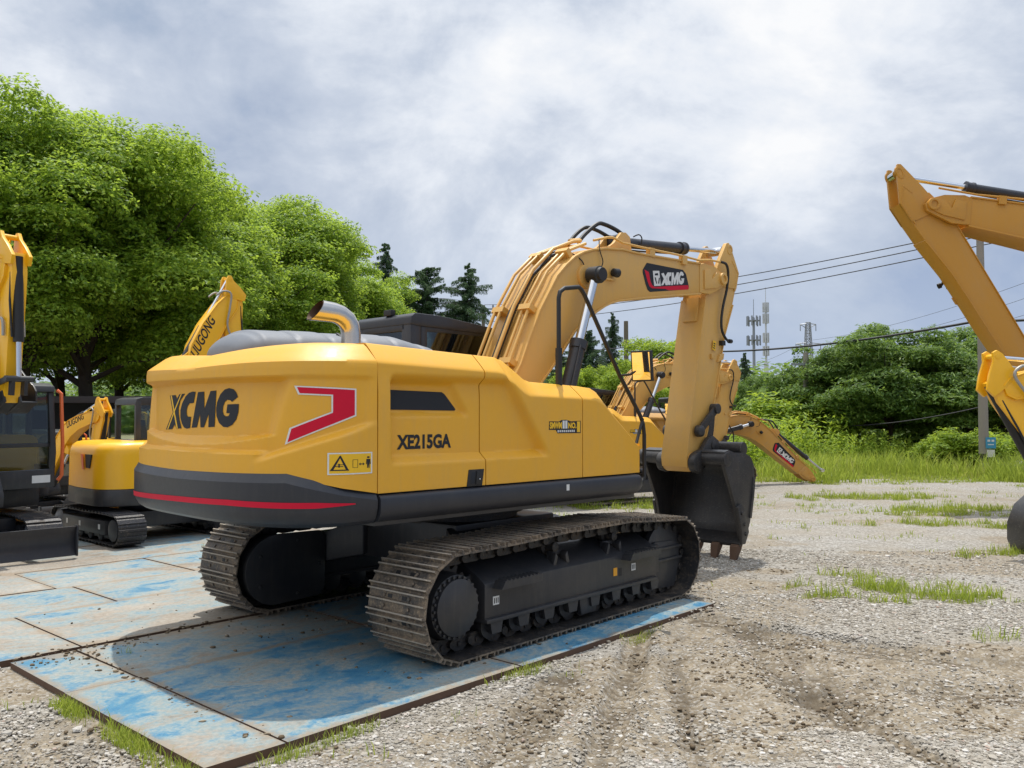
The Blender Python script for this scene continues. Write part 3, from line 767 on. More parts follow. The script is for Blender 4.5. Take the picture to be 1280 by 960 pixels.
        mb.prism([(2.20, 3.60), (2.40, 3.72), (2.54, 3.86), (2.62, 3.87), (2.70, 3.83), (2.74, 3.62)], a, b)
        mb.prism([(1.82, 3.53), (2.15, 3.58), (2.72, 3.605), (2.72, 3.66), (2.25, 3.655), (2.05, 3.61)], *sorted((.125*sd, .18*sd)))
        mb.lathe((1.70, .26*sd, 3.24), (0, sd, 0), [(0, .13), (.06, .125), (.065, .0)], 24)
    mb.cyl((B0[0], -.32, B0[1]), (B0[0], .32, B0[1]), .13, 20)
    bo = K.part('boom', mb, BY, 'boom', bevel=.006)
    mb = MB(); mb.mi = 0
    for sd in (1, -1):
        rr = lambda x: (hw(x)+.0015)*sd
        fx = lambda x: x if sd > 0 else x
        def bp(k, off):
            vs, fs = cut_poly(BM_DEC[k], .3); mb.add([(x, (hw(x)+off+.001)*sd, z) for x, z in vs], fs)
        mb.mi = 0; bp('panel', .0015); mb.mi = 1; bp('red', .0025); mb.mi = 2
        for k in ('box', 'X', 'C', 'M', 'G'): bp(k, .0025)
        mb.mi = 0
        for k in ('b1', 'b2', 'b3'): bp(k, .0035)
    K.part('logo_decal', mb, [M['decal_dark'], M['red'], M['white']], 'boom', up=bo)
    tp = MB()
    def off(line, d, r):
        out = []
        for i, (x, z) in enumerate(line):
            a = line[max(i-1, 0)]; b = line[min(i+1, len(line)-1)]
            dv = Vector((b[0]-a[0], b[1]-a[1])).normalized(); out.append((x-dv[1]*d, r, z+dv[0]*d))
        return out
    low = [(.62, 2.06), (.725, 2.269), (1.0, 2.817), (1.257, 3.189), (1.536, 3.421), (1.832, 3.535)]
    for r, d in ((-.25, .10), (-.17, .10), (.13, .085), (.21, .085)):
        tp.tube(off(low+([(2.0, 3.57)] if r < 0 else []), d, r), .017, 8, smooth=0)
    tp.tube(off([(1.832, 3.535), (2.0, 3.57)], .14, -.02), .026, 8)
    tp.tube(off(low[1:]+[(1.95, 3.56)], .13, .04), .02, 8)
    for r0, r1, q in ((-.29, -.13, 2), (.09, .25, 2), (-.29, -.13, 4), (.09, .25, 4), (-.29, -.13, 1), (.09, .25, 1)):
        x, z = low[q]; a = low[q-1]; dv = Vector((x-a[0], z-a[1])).normalized(); c = (x-dv[1]*.06, z+dv[0]*.06)
        st = len(tp.v); tp.box(-.03, .03, r0, r1, -.07, .055)
        tp.xf(Matrix(((dv[0], 0, -dv[1], c[0]), (0, 1, 0, 0), (dv[1], 0, dv[0], c[1]), (0, 0, 0, 1))), st)
    tp.tube([(1.9, .24, 3.66), (2.12, .25, 3.72), (2.22, .25, 3.735), (2.4, .25, 3.70), (2.9, .25, 3.70), (3.5, .245, 3.71), (3.95, .24, 3.705), (4.2, .24, 3.74), (4.45, .24, 3.745)], .014, 8)
    tp.tube([(1.9, -.24, 3.66), (2.2, -.25, 3.71), (2.9, -.25, 3.70), (3.95, -.24, 3.705), (4.45, -.24, 3.745)], .014, 8)
    for x in (2.95, 3.62):
        for sd in (1, -1): tp.box(x-.05, x+.05, *sorted((.2*sd, .26*sd)), 3.61, 3.72)
    K.part('hydraulic_pipework', tp, BY, 'boom', up=bo)
    mb = MB()
    mb.tube([(1.92, -.14, 3.67), (2.05, -.14, 3.80), (2.2, -.12, 3.90), (2.38, -.1, 3.89), (2.55, -.06, 3.83), (2.68, -.05, 3.80)], .022, 9, smooth=5)
    mb.tube([(1.95, -.02, 3.68), (2.08, -.02, 3.80), (2.26, .0, 3.93), (2.40, .0, 3.945), (2.58, .03, 3.90), (2.72, .04, 3.84)], .024, 9, smooth=5)
    mb.tube(off(low, .06, -.02), .021, 8); mb.tube(off(low, .06, -.07), .018, 8)
    mb.tube([(1.55, .24, 3.47), (1.63, .30, 3.40), (1.68, .31, 3.30)], .007, 6, smooth=4); mb.tube([(1.98, .25, 3.68), (1.93, .30, 3.55), (1.97, .31, 3.43), (1.92, .31, 3.33)], .006, 6, smooth=4)
    mb.tube([(1.3, -.02, 3.30), (1.45, .05, 3.49), (1.6, .1, 3.52)], .008, 6, smooth=4)
    mb.tube([(2.9, .02, 3.875), (2.94, .07, 3.90), (2.98, .085, 3.86), (2.98, .07, 3.76)], .008, 6, smooth=3)
    K.part('hydraulic_hose', mb, M['rubber'], 'boom', up=bo)
    mb = MB(); mb.box(2.03, 2.20, .29, .31, 3.245, 3.262); mb.mi = 1
    mb.lathe((2.15, .33, 3.33), (1, 0, 0), [(-.03, .03), (-.02, .045), (.05, .05), (.052, 0)], 16)
    K.part('work_light', mb, [BY, M['rubber']], 'boom', up=bo)
    for sd, r in (('r', .42), ('l', -.42)):
        mb = MB(); mb.cyl((0, 0, 0), (1.02, 0, 0), .078, 20); mb.lathe((.93, 0, 0), (1, 0, 0), [(0, .078), (0, .092), (.09, .092), (.1, .06)], 20); mb.cyl((0, -.08, 0), (0, .08, 0), .11, 18)
        mb.tube([(.1, .09, .05), (.5, .1, .06), (.95, .08, .05)], .012, 8)
        b = K.part('boom_cylinder', mb, M['charcoal'], 'bc_b'+sd)
        mb = MB(); mb.cyl((0, 0, 0), (1.05, 0, 0), .048, 18)
        K.part('piston_rod', mb, M['chrome'], 'bc_r'+sd)
        mb = MB(); mb.lathe((BCT[0], (.36 if r > 0 else -.36), BCT[1]), (0, 1 if r > 0 else -1, 0), [(0, .09), (.13, .09), (.14, .075), (.17, .07), (.171, 0)], 24)
        K.part('pin_boss', mb, M['rubber'], 'boom', up=bo)
    mb = MB(); mb.cyl((-.02, 0, 0), (1.36, 0, 0), .062, 20); mb.lathe((1.26, 0, 0), (1, 0, 0), [(0, .062), (0, .078), (.03, .078), (.035, .072), (.09, .072), (.095, .08), (.12, .08), (.125, .04)], 22); mb.cyl((0, -.08, 0), (0, .08, 0), .09, 16)
    mb.tube([(.05, .0, -.08), (.4, .0, -.085), (1.25, .0, -.075)], .012, 8)
    K.part('arm_cylinder', mb, M['charcoal'], 'ac_b')
    mb = MB(); mb.cyl((0, 0, 0), (1.0, 0, 0), .035, 18); mb.cyl((0, -.08, 0), (0, .08, 0), .06, 14); K.part('piston_rod', mb, M['chrome'], 'ac_r')
    # ---------------- stick
    prof = [(4.70, 4.03), (4.755, 4.045), (4.80, 4.01), (5.01, 3.669), (4.94, 3.45), (4.86, 3.234), (4.76, 3.04), (4.655, 2.832), (4.55, 2.50), (4.455, 2.158), (4.35, 1.861), (4.10, 1.33), (4.0, 1.13), (3.93, 1.085), (3.83, 1.085), (3.755, 1.147), (3.735, 1.254), (3.84, 1.72), (3.98, 2.33), (4.142, 3.028), (4.201, 3.261), (4.30, 3.50), (4.42, 3.66), (4.55, 3.74)]
    hs = lambda x: .175
    mb = MB(); mb.prism(prof[3:-1], -.17, .17)
    for sd in (1, -1):
        a, b = sorted((.135*sd, .186*sd)); mb.prism([prof[i] for i in (0, 1, 2, 3, 4)]+[(4.6, 3.45), (4.42, 3.60), (4.50, 3.74)], a, b)
        mb.lathe((ACT[0], .13*sd, ACT[1]), (0, sd, 0), [(0, .07), (.062, .068), (.064, .04), (.055, .04), (.055, 0)], 18)
        mb.strip([(4.72, 3.72), (4.83, 3.82), (4.99, 3.66), (4.90, 3.42)], *sorted((.17*sd, .192*sd)), .02)
    mb.strip(prof[15:21], -.185, .185, .016); mb.strip([(x+.002, z) for x, z in prof[5:13]], -.185, .185, .016)
    mb.prism([(4.13, 2.96), (4.205, 3.27), (4.165, 3.28), (4.09, 2.97)], -.10, .10)
    mb.box(4.30, 4.36, .17, .20, 2.50, 2.56); mb.prism([(4.46, 2.46), (4.58, 2.50), (4.60, 2.58), (4.5, 2.56)], .16, .2)
    mb.cyl((S2[0], -.19, S2[1]), (S2[0], .19, S2[1]), .115, 22)
    sk = K.part('stick', mb, BY, 'stick', bevel=.006)
    mb = MB(); mb.tube([(4.45, .25, 3.745), (4.55, .27, 3.72), (4.61, .26, 3.6), (4.61, .235, 3.4), (4.55, .22, 3.2), (4.50, .22, 3.0), (4.52, .22, 2.86), (4.60, .23, 2.76), (4.68, .23, 2.74)], .017, 9, smooth=5)
    mb.lathe((4.66, .23, 2.74), (1, 0, 0), [(0, .028), (.06, .028), (.062, 0)], 10); mb.box(4.52, 4.6, .17, .22, 2.68, 2.74)
    K.part('hydraulic_hose', mb, M['rubber'], 'stick', up=sk)
    mb = MB(); mb.prism([(4.33, 2.62), (4.40, 2.60), (4.425, 2.72), (4.355, 2.74)], .1875, .1885); mb.mi = 1
    for k in range(3): mb.prism([(4.347+k*.006, 2.635+.028*k), (4.39+k*.006, 2.625+.028*k), (4.393+k*.006, 2.64+.028*k), (4.35+k*.006, 2.65+.028*k)], .1886, .189)
    K.part('warning_label', mb, [M['label_yellow'], M['decal_dark']], 'stick', up=sk, near=True)
    mb = MB(); mb.cyl((0, 0, 0), (1.0, 0, 0), .06, 18); mb.lathe((.92, 0, 0), (1, 0, 0), [(0, .06), (0, .072), (.08, .072), (.085, .04)], 18); mb.cyl((0, -.08, 0), (0, .08, 0), .08, 14)
    K.part('bucket_cylinder', mb, M['charcoal'], 'kc_b')
    mb = MB(); mb.cyl((0, 0, 0), (.75, 0, 0), .04, 16); K.part('piston_rod', mb, M['chrome'], 'kc_r')
    mb = MB()
    for sd in (1, -1):
        mb.strip([(3.95, 1.585), (LP[0], LP[1])], *sorted((.215*sd, .25*sd)), .10)
        mb.lathe((3.95, .20*sd, 1.585), (0, sd, 0), [(0, .075), (.07, .07), (.085, .04), (.09, 0)], 18)
    mb.cyl((LP[0], -.27, LP[1]), (LP[0], .27, LP[1]), .065, 16)
    K.part('rocker_link', mb, M['bucket_black'], 'stick', bevel=.005)
    mb = MB(); mb.strip([(LP[0], LP[1]), (4.30, 1.62), (4.235, 1.36)], .06, .19, .12); mb.strip([(LP[0], LP[1]), (4.30, 1.62), (4.235, 1.36)], -.19, -.06, .12)
    K.part('tipping_link', mb, M['bucket_black'], 'bucket', bevel=.008)
    # ---------------- bucket
    back = [(3.90, 1.20), (3.93, 1.32), (4.03, 1.345), (4.2, 1.30), (4.40, 1.30), (4.542, 1.249), (4.61, 1.16), (4.63, 1.059), (4.61, .90), (4.575, .70), (4.508, .45), (4.43, .30), (4.30, .215)]
    front = [(4.265, .30), (4.17, .661), (4.04, .93), (3.945, 1.11)]
    mb = MB()
    for sd in (1, -1): mb.prism(back+front, *sorted((.555*sd, .60*sd)))
    mb.strip([(x-.0, z) for x, z in back[1:]], -.59, .59, .03)
    mb.strip([(4.43, .30), (4.35, .245), (4.245, .19)], -.60, .60, .05)
    mb.cyl((3.98, -.61, 1.245), (3.98, .61, 1.245), .088, 24)
    mb.lathe((3.98, -.655, 1.245), (0, 1, 0), [(0, .098), (.05, .098), (.06, .088)], 22)
    for sd in (1, -1):
        a, b = sorted((.20*sd, .265*sd))
        mb.prism([(3.78, 1.10), (3.77, 1.26), (3.85, 1.33), (3.98, 1.36), (4.12, 1.50), (4.22, 1.52), (4.34, 1.46), (4.42, 1.28), (4.05, 1.16), (3.92, 1.06)], a, b)
        mb.lathe((S2[0], .19*sd, S2[1]), (0, sd, 0), [(0, .125), (.09, .12), (.095, .05), (.10, 0)], 20)
        mb.lathe((4.235, .19*sd, 1.40), (0, sd, 0), [(0, .07), (.09, .068), (.095, .0)], 18)
    mb.cyl((4.44, -.40, 1.36), (4.44, .56, 1.36), .085, 20)
    for sd in (1, -1):                                       # side cutters and wear plates
        mb.prism([(4.16, .66), (4.245, .37), (4.24, .20), (4.33, .20), (4.42, .34), (4.33, .62), (4.24, .70)], *sorted((.60*sd, .635*sd)))
        for x, z in ((4.25, .58), (4.31, .44), (4.34, .32)): mb.lathe((x, .63*sd, z), (0, sd, 0), [(0, .026), (.022, .024), (.023, 0)], 8)
        mb.strip([(4.60, 1.0), (4.57, .78), (4.50, .50)], *sorted((.55*sd, .615*sd)), .05)
    bk = K.part('bucket', mb, M['bucket_black'], 'bucket', bevel=.006)
    for i in range(5):
        r = -.54+i*.27
        mb = MB(); mb.loft([[(4.40, r-.05, .30), (4.40, r+.05, .30), (4.30, r+.05, .235), (4.30, r-.05, .235)],
                            [(4.30, r-.055, .13), (4.30, r+.055, .13), (4.205, r+.055, .17), (4.205, r-.055, .17)],
                            [(4.235, r-.045, .03), (4.235, r+.045, .03), (4.185, r+.045, .045), (4.185, r-.045, .045)],
                            [(4.18, r-.032, -.035), (4.18, r+.032, -.035), (4.165, r+.032, -.02), (4.165, r-.032, -.02)]])
        K.part('bucket_tooth', mb, M['rust'], 'bucket', up=bk, bevel=.006)
    return K

# ------------------------------------------------------------------ compact excavators (their own, smaller kind)
mF, mT, mS = (.95, .86), (2.02, 2.86), (2.02, 1.42)     # boom foot, boom tip, stick end (stick hanging straight down)
mAB, mAT = (1.02, 2.30), (2.0, 3.22)                    # arm cylinder
mLP = (2.22, 1.62)

def mini_pose(swing=0., boom=0., stick=0., bucket=0., reach=1.):
    S = Matrix.Rotation(swing, 4, 'Z'); b = S @ rotr(mF, boom); P = Vector((mF[0], 0, mF[1]))
    s = b @ Matrix.Translation((0, 0, (mT[1]-mF[1])*(reach-1))) @ rotr(mT, stick); b = b @ Matrix.Translation(P) @ Matrix.Scale(reach, 4, Vector((0, 0, 1))) @ Matrix.Translation(-P); k = s @ rotr(mS, bucket)
    p = dict(track=I4, upper=S, boom=b, stick=s, bucket=k)
    A = pin(b, mAB); B = pin(s, mAT); p['ac_b'] = aim(A, B); p['ac_r'] = aim(B, A)
    A = pin(s, (2.17, 2.98)); B = pin(s, mLP); p['kc_b'] = aim(A, B); p['kc_r'] = aim(B, A)
    A = pin(S, (1.0, .72), .0); B = pin(b, (1.32, 1.80)); p['bc_b'] = aim(A, B); p['bc_r'] = aim(B, A)
    return p

def make_mini_kit(word='LIUGONG'):
    K = Kit(); Y, BK = M['chrome_yellow'], M['black']
    at, L = track_path(-.98, .235, .215, .98, .235, .215, [(.6, .462), (0, .455), (-.6, .462)], .02)
    N = round(L/.11); pitch = L/N
    for sd in (1, -1):
        mb = MB(); rc = .77*sd
        for i in range(N):
            x, z, dx, dz = at(i*pitch); nx, nz = dz, -dx; st = len(mb.v); h = pitch/2-.004
            mb.prism([(-h, -.03), (h, -.03), (h, -.018), (.02, -.018), (.014, 0), (-.014, 0), (-.02, -.018), (-h, -.018)], -.19, .19)
            mb.box(-.03, .03, -.05, .05, -.07, -.03)
            mb.xf(Matrix(((dx, 0, nx, x), (0, 1, 0, rc), (dz, 0, nz, z), (0, 0, 0, 1))), st)
        K.part('crawler_track', mb, M['shoe_clean'], 'track')
        mb = MB(); a, b = sorted((.62*sd, .955*sd))
        mb.prism([(-.72, .15), (-.72, .34), (.70, .34), (.76, .25), (.70, .15)], a, b)
        mb.box(-.75, .75, *sorted((.66*sd, .90*sd)), .10, .16)
        for k in range(4): mb.lathe((-.5+.33*k, .64*sd, .13), (0, sd, 0), [(0, .075), (.28, .075), (.29, .03), (.3, 0)], 14)
        fi = K.part('track_frame', mb, BK, 'track', bevel=.01)
        mb = MB(); mb.lathe((-.98, .60*sd, .235), (0, sd, 0), [(0, .16), (.25, .16), (.30, .15), (.355, .145), (.36, .12), (.36, 0)], 26); K.part('final_drive', mb, BK, 'track')
        mb = MB(); mb.lathe((.98, .62*sd, .235), (0, sd, 0), [(0, .1), (.03, .165), (.28, .165), (.30, .12), (.34, .06), (.342, 0)], 26); K.part('idler_wheel', mb, M['grey_cover'], 'track')
        mb = MB()
        for x in (-.55, .1, .55): mb.box(x-.03, x+.03, *sorted((.956*sd, .958*sd)), .22, .29)
        K.part('data_label', mb, M['white'], 'track', up=fi)
    mb = MB(); mb.box(-.6, .6, -.62, .62, .20, .42); mb.cyl((0, 0, .40), (0, 0, .54), .42, 28)
    K.part('car_body', mb, BK, 'track', bevel=.015)
    mb = MB()
    prof = [(1.52, .035), (1.545, .04), (1.50, .12), (1.485, .22), (1.51, .31), (1.545, .375), (1.525, .378), (1.49, .315), (1.462, .22), (1.478, .12)]
    mb.prism(prof, -.98, .98)
    for sd in (1, -1): mb.box(1.47, 1.555, *sorted((.98*sd, 1.0*sd)), .03, .385); mb.loft([[(.5, .42*sd, .16), (.5, .52*sd, .16), (.5, .52*sd, .28), (.5, .42*sd, .28)], [(1.48, .55*sd, .16), (1.48, .65*sd, .16), (1.48, .65*sd, .28), (1.48, .55*sd, .28)]])
    K.part('dozer_blade', mb, M['charcoal'], 'track', bevel=.006)
    # upper structure
    def plan(h, q=.0):
        o = [(.55, -h), (-.35, -h)]
        for k in range(9):
            a = pi/2*k/8; o.append((-.55-(.42+q)*sin(a), -h+.38-(.38)*cos(a)))
        o += [(-.99-q, -.2), (-1.005-q, 0), (-.99-q, .2)]
        for k in range(9):
            a = pi/2*(8-k)/8; o.append((-.55-(.42+q)*sin(a), h-.38+.38*cos(a)))
        return o+[(-.35, h), (.55, h)]
    mb = MB(); pl = plan(.86); mb.prismz(pl, .53, .765); K.part('turntable_deck', mb, BK, bevel=.025)
    mb = MB(); rings = []
    for z, sc in ((.768, 1.), (1.22, .995), (1.30, .985), (1.36, .96), (1.40, .91), (1.415, .84)):
        rings.append([(x*sc if x < 0 else x, r if False else r*sc, z) for x, r in plan(.845)])
    mb.loft(rings); hd = K.part('counterweight', mb, Y, angle=50)
    mb = MB()
    for sd in (1,):
        mb.box(-.40, .50, .846*sd, .853*sd, .80, 1.28)
    K.part('side_door', mb, Y, up=hd, bevel=.02)
    mb = MB(); writing(mb, 'EXCAVATOR', lambda u, v: (-.34+.36*u, .8545, .97+.035*v), bold=.02); mb.box(-.34, .02, .854, .8545, .945, .955)
    writing(mb, 'X', lambda u, v: (.05+.06*u, .8545, .945+.06*v), bold=.03)
    K.part('lettering', mb, M['decal_dark'], up=hd)
    mb = MB()
    mb.add([(-1.0065, -.35, 1.22), (-1.0065, -.24, 1.22), (-1.0065, -.15, 1.02), (-1.0065, -.26, 1.02)], [(0, 1, 2, 3)]) if False else None
    mb.prismx([(.10, 1.24), (.19, 1.24), (.23, 1.03), (.17, 1.03)], -1.008, -1.0); mb.mi = 1
    mb.prismx([(.215, 1.24), (.46, 1.24), (.40, 1.05), (.25, 1.05)], -.985, -.975 if False else -.93)
    K.part('emblem', mb, [M['orange'], M['decal_dark']], up=hd)
    mb = MB(); mb.box(.0, .55, .15, .84, .768, 1.12); mb.box(.2, .75, .2, .6, .768, .86); K.part('side_cover', mb, Y, bevel=.06, seg=4)
    # swing post
    mb = MB(); mb.box(.60, .86, -.14, .14, .56, .84); mb.prism([(.78, .58), (1.1, .60), (1.12, .74), (1.0, .98), (.86, .98), (.78, .8)], -.15, .15)
    K.part('swing_post', mb, BK, bevel=.02)
    # cab
    mb = MB()
    def bar(a, b, t=.035): mb.tube([a, b], t, 4)
    c = (-.42, .62, -.84, .02)
    for r in (c[2]+.03, c[3]-.03):
        mb.strip([(.62, .80), (.66, 1.2), (.58, 1.98)], r-.035, r+.035, .07); mb.strip([(-.42, .80), (-.42, 2.0)], r-.035, r+.035, .08)
        mb.box(-.45, .62, r-.03, r+.03, .80, 1.05); mb.box(.08, .14, r-.03, r+.03, .8, 2.0)
    mb.prism([(-.47, 1.94), (-.45, 2.03), (-.35, 2.06), (.52, 2.05), (.64, 2.01), (.66, 1.94)], c[2], c[3])
    mb.box(.60, .68, c[2], c[3], .78, 1.0); mb.box(.60, .655, c[2], c[3], 1.27, 1.32); mb.box(-.46, -.38, c[2], c[3], .78, 1.42)
    cb = K.part('cab', mb, BK, M=Matrix.Translation((.24, 0, 0)), bevel=.012)
    mb = MB(); mb.add([(.655, c[2]+.06, 1.32), (.655, c[3]-.06, 1.32), (.60, c[3]-.06, 1.95), (.60, c[2]+.06, 1.95)], [(0, 1, 2, 3)]); K.part('windscreen', mb, M['glass'], up=cb)
    mb = MB(); mb.add([(.655, c[2]+.06, 1.0), (.655, c[3]-.06, 1.0), (.655, c[3]-.06, 1.27), (.655, c[2]+.06, 1.27)], [(0, 1, 2, 3)]); K.part('windscreen', mb, M['glass'], up=cb)
    for r in (c[2]+.02, c[3]-.02):
        mb = MB(); mb.add([(-.4, r, 1.05), (.62, r, 1.05), (.57, r, 1.95), (-.4, r, 1.95)], [(0, 1, 2, 3)]); K.part('window', mb, M['glass'], up=cb)
    mb = MB(); mb.add([(-.42, c[2]+.05, 1.42), (-.42, c[3]-.05, 1.42), (-.42, c[3]-.05, 1.95), (-.42, c[2]+.05, 1.95)], [(0, 1, 2, 3)]); K.part('window', mb, M['glass'], up=cb)
    mb = MB(); mb.prism([(-.3, 1.05), (.15, 1.05), (.15, 1.17), (-.16, 1.2), (-.22, 1.72), (-.34, 1.72)], -.62, -.22); K.part('seat', mb, M['seat'], up=cb, bevel=.03)
    mb = MB()
    if word:
        mb.box(.681, .684, -.78, -.56, .84, .93)
        K.part('data_label', mb, M['white'], up=cb)
    mb = MB(); mb.tube([(.69, -.87, .86), (.72, -.90, .92), (.73, -.90, 1.3), (.68, -.90, 1.92), (.64, -.87, 1.96)], .022, 8); K.part('grab_rail', mb, M['orange'], up=cb)
    # boom
    hw = lambda x: .105
    top = [(.88, .92), (.86, 1.25), (.87, 1.62), (.92, 1.98), (1.02, 2.24), (1.18, 2.46), (1.45, 2.68), (1.78, 2.88), (1.98, 2.96), (2.09, 2.94)]
    bot = [(2.12, 2.85), (2.08, 2.76), (1.86, 2.62), (1.58, 2.40), (1.38, 2.16), (1.24, 1.85), (1.16, 1.5), (1.08, 1.15), (1.04, .85), (.98, .77), (.90, .78)]
    mb = MB(); mb.prism(top+bot, -.11, .11); mb.strip(top, -.122, .122, .014); mb.strip(bot[:-2], -.122, .122, .014)
    for sd in (1, -1): mb.prism([(.93, 2.16), (.99, 2.36), (1.06, 2.37), (1.14, 2.40)], *sorted((.05*sd, .08*sd)))
    mb.prism([(1.22, 1.72), (1.42, 1.74), (1.40, 1.84), (1.28, 1.92)], -.09, .09)
    bo = K.part('boom', mb, Y, 'boom', bevel=.006)
    if word:
        for sd in (1, -1):
            mb = MB()
            def fn(u, v):
                x, z = (1.10, 2.22) if True else 0
                d = Vector((.62, .52)).normalized(); n = Vector((-d[1], d[0])); q = Vector((1.20, 2.28))+d*(.62*(u if sd > 0 else 1-u))+n*(.13*v)
                return (q[0], .113*sd, q[1])
            writing(mb, word, fn, bold=.02, shear=.2); K.part('lettering', mb, M['decal_dark'], 'boom', up=bo)
    mb = MB()
    for r in (-.14, .14):
        mb.tube([(1.75, r, 2.95), (1.86, r*1.1, 3.02), (1.98, r*1.2, 2.98), (1.96, r*1.1, 2.75), (1.92, r, 2.5), (1.98, r*.9, 2.32), (2.08, r*.8, 2.28), (2.10, r*.8, 2.1)], .016, 8, smooth=4)
    K.part('hydraulic_hose', mb, M['hose_grey'], 'stick', up=bo) if False else None
    hose = mb
    mb = MB(); mb.cyl((0, 0, 0), (.62, 0, 0), .05, 14); K.part('arm_cylinder', mb, BK, 'ac_b')
    mb = MB(); mb.cyl((0, 0, 0), (.75, 0, 0), .024, 12); K.part('piston_rod', mb, M['chrome'], 'ac_r')
    mb = MB(); mb.cyl((0, 0, 0), (.72, 0, 0), .055, 14); K.part('boom_cylinder', mb, M['charcoal'], 'bc_b')
    mb = MB(); mb.cyl((0, 0, 0), (.72, 0, 0), .03, 12); K.part('piston_rod', mb, M['chrome'], 'bc_r')
    # stick
    mb = MB(); prof = [(1.93, 3.02), (1.90, 2.78), (1.91, 2.4), (1.95, 1.5), (1.98, 1.36), (2.06, 1.36), (2.09, 1.46), (2.14, 2.0), (2.20, 2.55), (2.22, 2.8), (2.20, 3.02)]
    mb.prism(prof, -.085, .085); mb.box(1.915, 1.935, -.10, .10, 2.9, 3.04)
    for sd in (1, -1):
        mb.prism([(1.91, 2.96), (1.94, 3.22), (1.97, 3.28), (2.02, 3.28), (2.06, 3.20), (2.17, 3.10), (2.27, 2.98), (2.24, 2.88), (2.1, 2.9)], *sorted((.075*sd, .115*sd)))
    mb.cyl((2.0, -.12, 3.22), (2.0, .12, 3.22), .03, 14)
    sk = K.part('stick', mb, Y, 'stick', bevel=.006)
    K.part('hydraulic_hose', hose, M['hose_grey'], 'stick', up=sk)
    mb = MB(); mb.cyl((0, 0, 0), (.95, 0, 0), .055, 14); mb.tube([(.08, .07, 0), (.5, .09, 0), (.9, .07, 0)], .012, 6); K.part('bucket_cylinder', mb, M['rubber'], 'kc_b')
    mb = MB(); mb.cyl((0, 0, 0), (.6, 0, 0), .028, 12); K.part('piston_rod', mb, M['chrome'], 'kc_r')
    mb = MB()
    for sd in (1, -1): mb.strip([(2.03, 1.58), (2.22, 1.62)], *sorted((.11*sd, .135*sd)), .06); mb.strip([(2.22, 1.62), (2.2, 1.44)], *sorted((.05*sd, .09*sd)), .06)
    mb.cyl((2.22, -.15, 1.62), (2.22, .15, 1.62), .035, 12)
    K.part('bucket_link', mb, BK, 'stick')
    back = [(1.97, 1.36), (2.02, 1.47), (2.26, 1.49), (2.40, 1.40), (2.48, 1.22), (2.47, 1.02), (2.40, .86), (2.28, .74)]
    mb = MB()
    for sd in (1, -1): mb.prism(back+[(2.18, .95), (2.08, 1.15), (1.99, 1.28)], *sorted((.28*sd, .30*sd)))
    mb.strip(back[1:], -.30, .30, .02); mb.box(1.96, 2.3, -.10, -.07, 1.36, 1.50); mb.box(1.96, 2.3, .07, .10, 1.36, 1.50)
    bk = K.part('bucket', mb, M['bucket_black'], 'bucket', bevel=.004)
    for k in range(4):
        r = -.25+k*.165; mb = MB(); mb.loft([[(2.33, r-.03, .80), (2.33, r+.03, .80), (2.27, r+.03, .75), (2.27, r-.03, .75)], [(2.20, r-.02, .62), (2.20, r+.02, .62), (2.185, r+.02, .63), (2.185, r-.02, .63)]])
        K.part('bucket_tooth', mb, M['bucket_black'], 'bucket', up=bk)
    return K

# ------------------------------------------------------------------ camera, light, sky
CAM_H = 1.80; FPX = 1080.; PITCH = math.atan(37/1080.)
cam = bpy.data.objects.new('camera', bpy.data.cameras.new('camera')); link(cam)
cam.location = (0, 0, CAM_H); cam.rotation_euler = (pi/2+PITCH, 0, 0)
cam.data.sensor_width = 36; cam.data.lens = FPX/1280*36; cam.data.clip_end = 5000; cam.data.clip_start = .05
SC.camera = cam
def ray(u, v):
    a = (u-640)/FPX; b = (480-v)/FPX
    return Vector((a, cos(PITCH)-b*sin(PITCH), sin(PITCH)+b*cos(PITCH)))
def at(u, v, Y):
    """world point seen at photo pixel (u, v) at distance Y ahead"""
    d = ray(u, v); return Vector((0, 0, CAM_H))+d*(Y/d.y)
def gnd(u, v, z=0.):
    d = ray(u, v); return Vector((0, 0, CAM_H))+d*((z-CAM_H)/d.z)

EL, AZ = radians(74), radians(-2.5)                           # sun almost overhead, beyond the machines
sd_ = Vector((sin(AZ)*cos(EL), cos(AZ)*cos(EL), sin(EL)))
sun = bpy.data.objects.new('sun', bpy.data.lights.new('sun', 'SUN')); link(sun)
sun.data.energy = 4.0; sun.data.angle = radians(.6); sun.data.color = (1., .955, .88)
sun.rotation_euler = sd_.to_track_quat('Z', 'Y').to_euler(); sun.location = (0, 0, 30)

W = bpy.data.worlds.new('World'); SC.world = W; W.use_nodes = True
t = NT.__new__(NT); t.t = W.node_tree; t.t.nodes.clear()
sky = t.n('ShaderNodeTexSky', sky_type='NISHITA'); sky.sun_disc = False; sky.sun_elevation = EL; sky.sun_rotation = AZ
sky.air_density = 1.6; sky.dust_density = 3.
tc = t.n('ShaderNodeTexCoord').outputs['Generated']
sep = t.n('ShaderNodeSeparateXYZ'); t.l(tc, sep.inputs[0])
zz = t.math('MAXIMUM', sep.outputs[2], .0)
mp = t.n('ShaderNodeMapping'); t.l(tc, mp.inputs[0]); mp.inputs['Location'].default_value = (.35, .2, .9); mp.inputs['Scale'].default_value = (1., 1., 1.55)
n1 = t.noise(mp.outputs[0], 2.1, 8, .58, .25); n2 = t.noise(mp.outputs[0], 6.5, 6, .6, .4); n3 = t.noise(mp.outputs[0], .9, 2, .5)
nn = t.math('ADD', t.math('ADD', t.math('MULTIPLY', n1, .95), t.math('MULTIPLY', n2, .28)), t.math('SUBTRACT', t.math('MULTIPLY', n3, .40), .315))
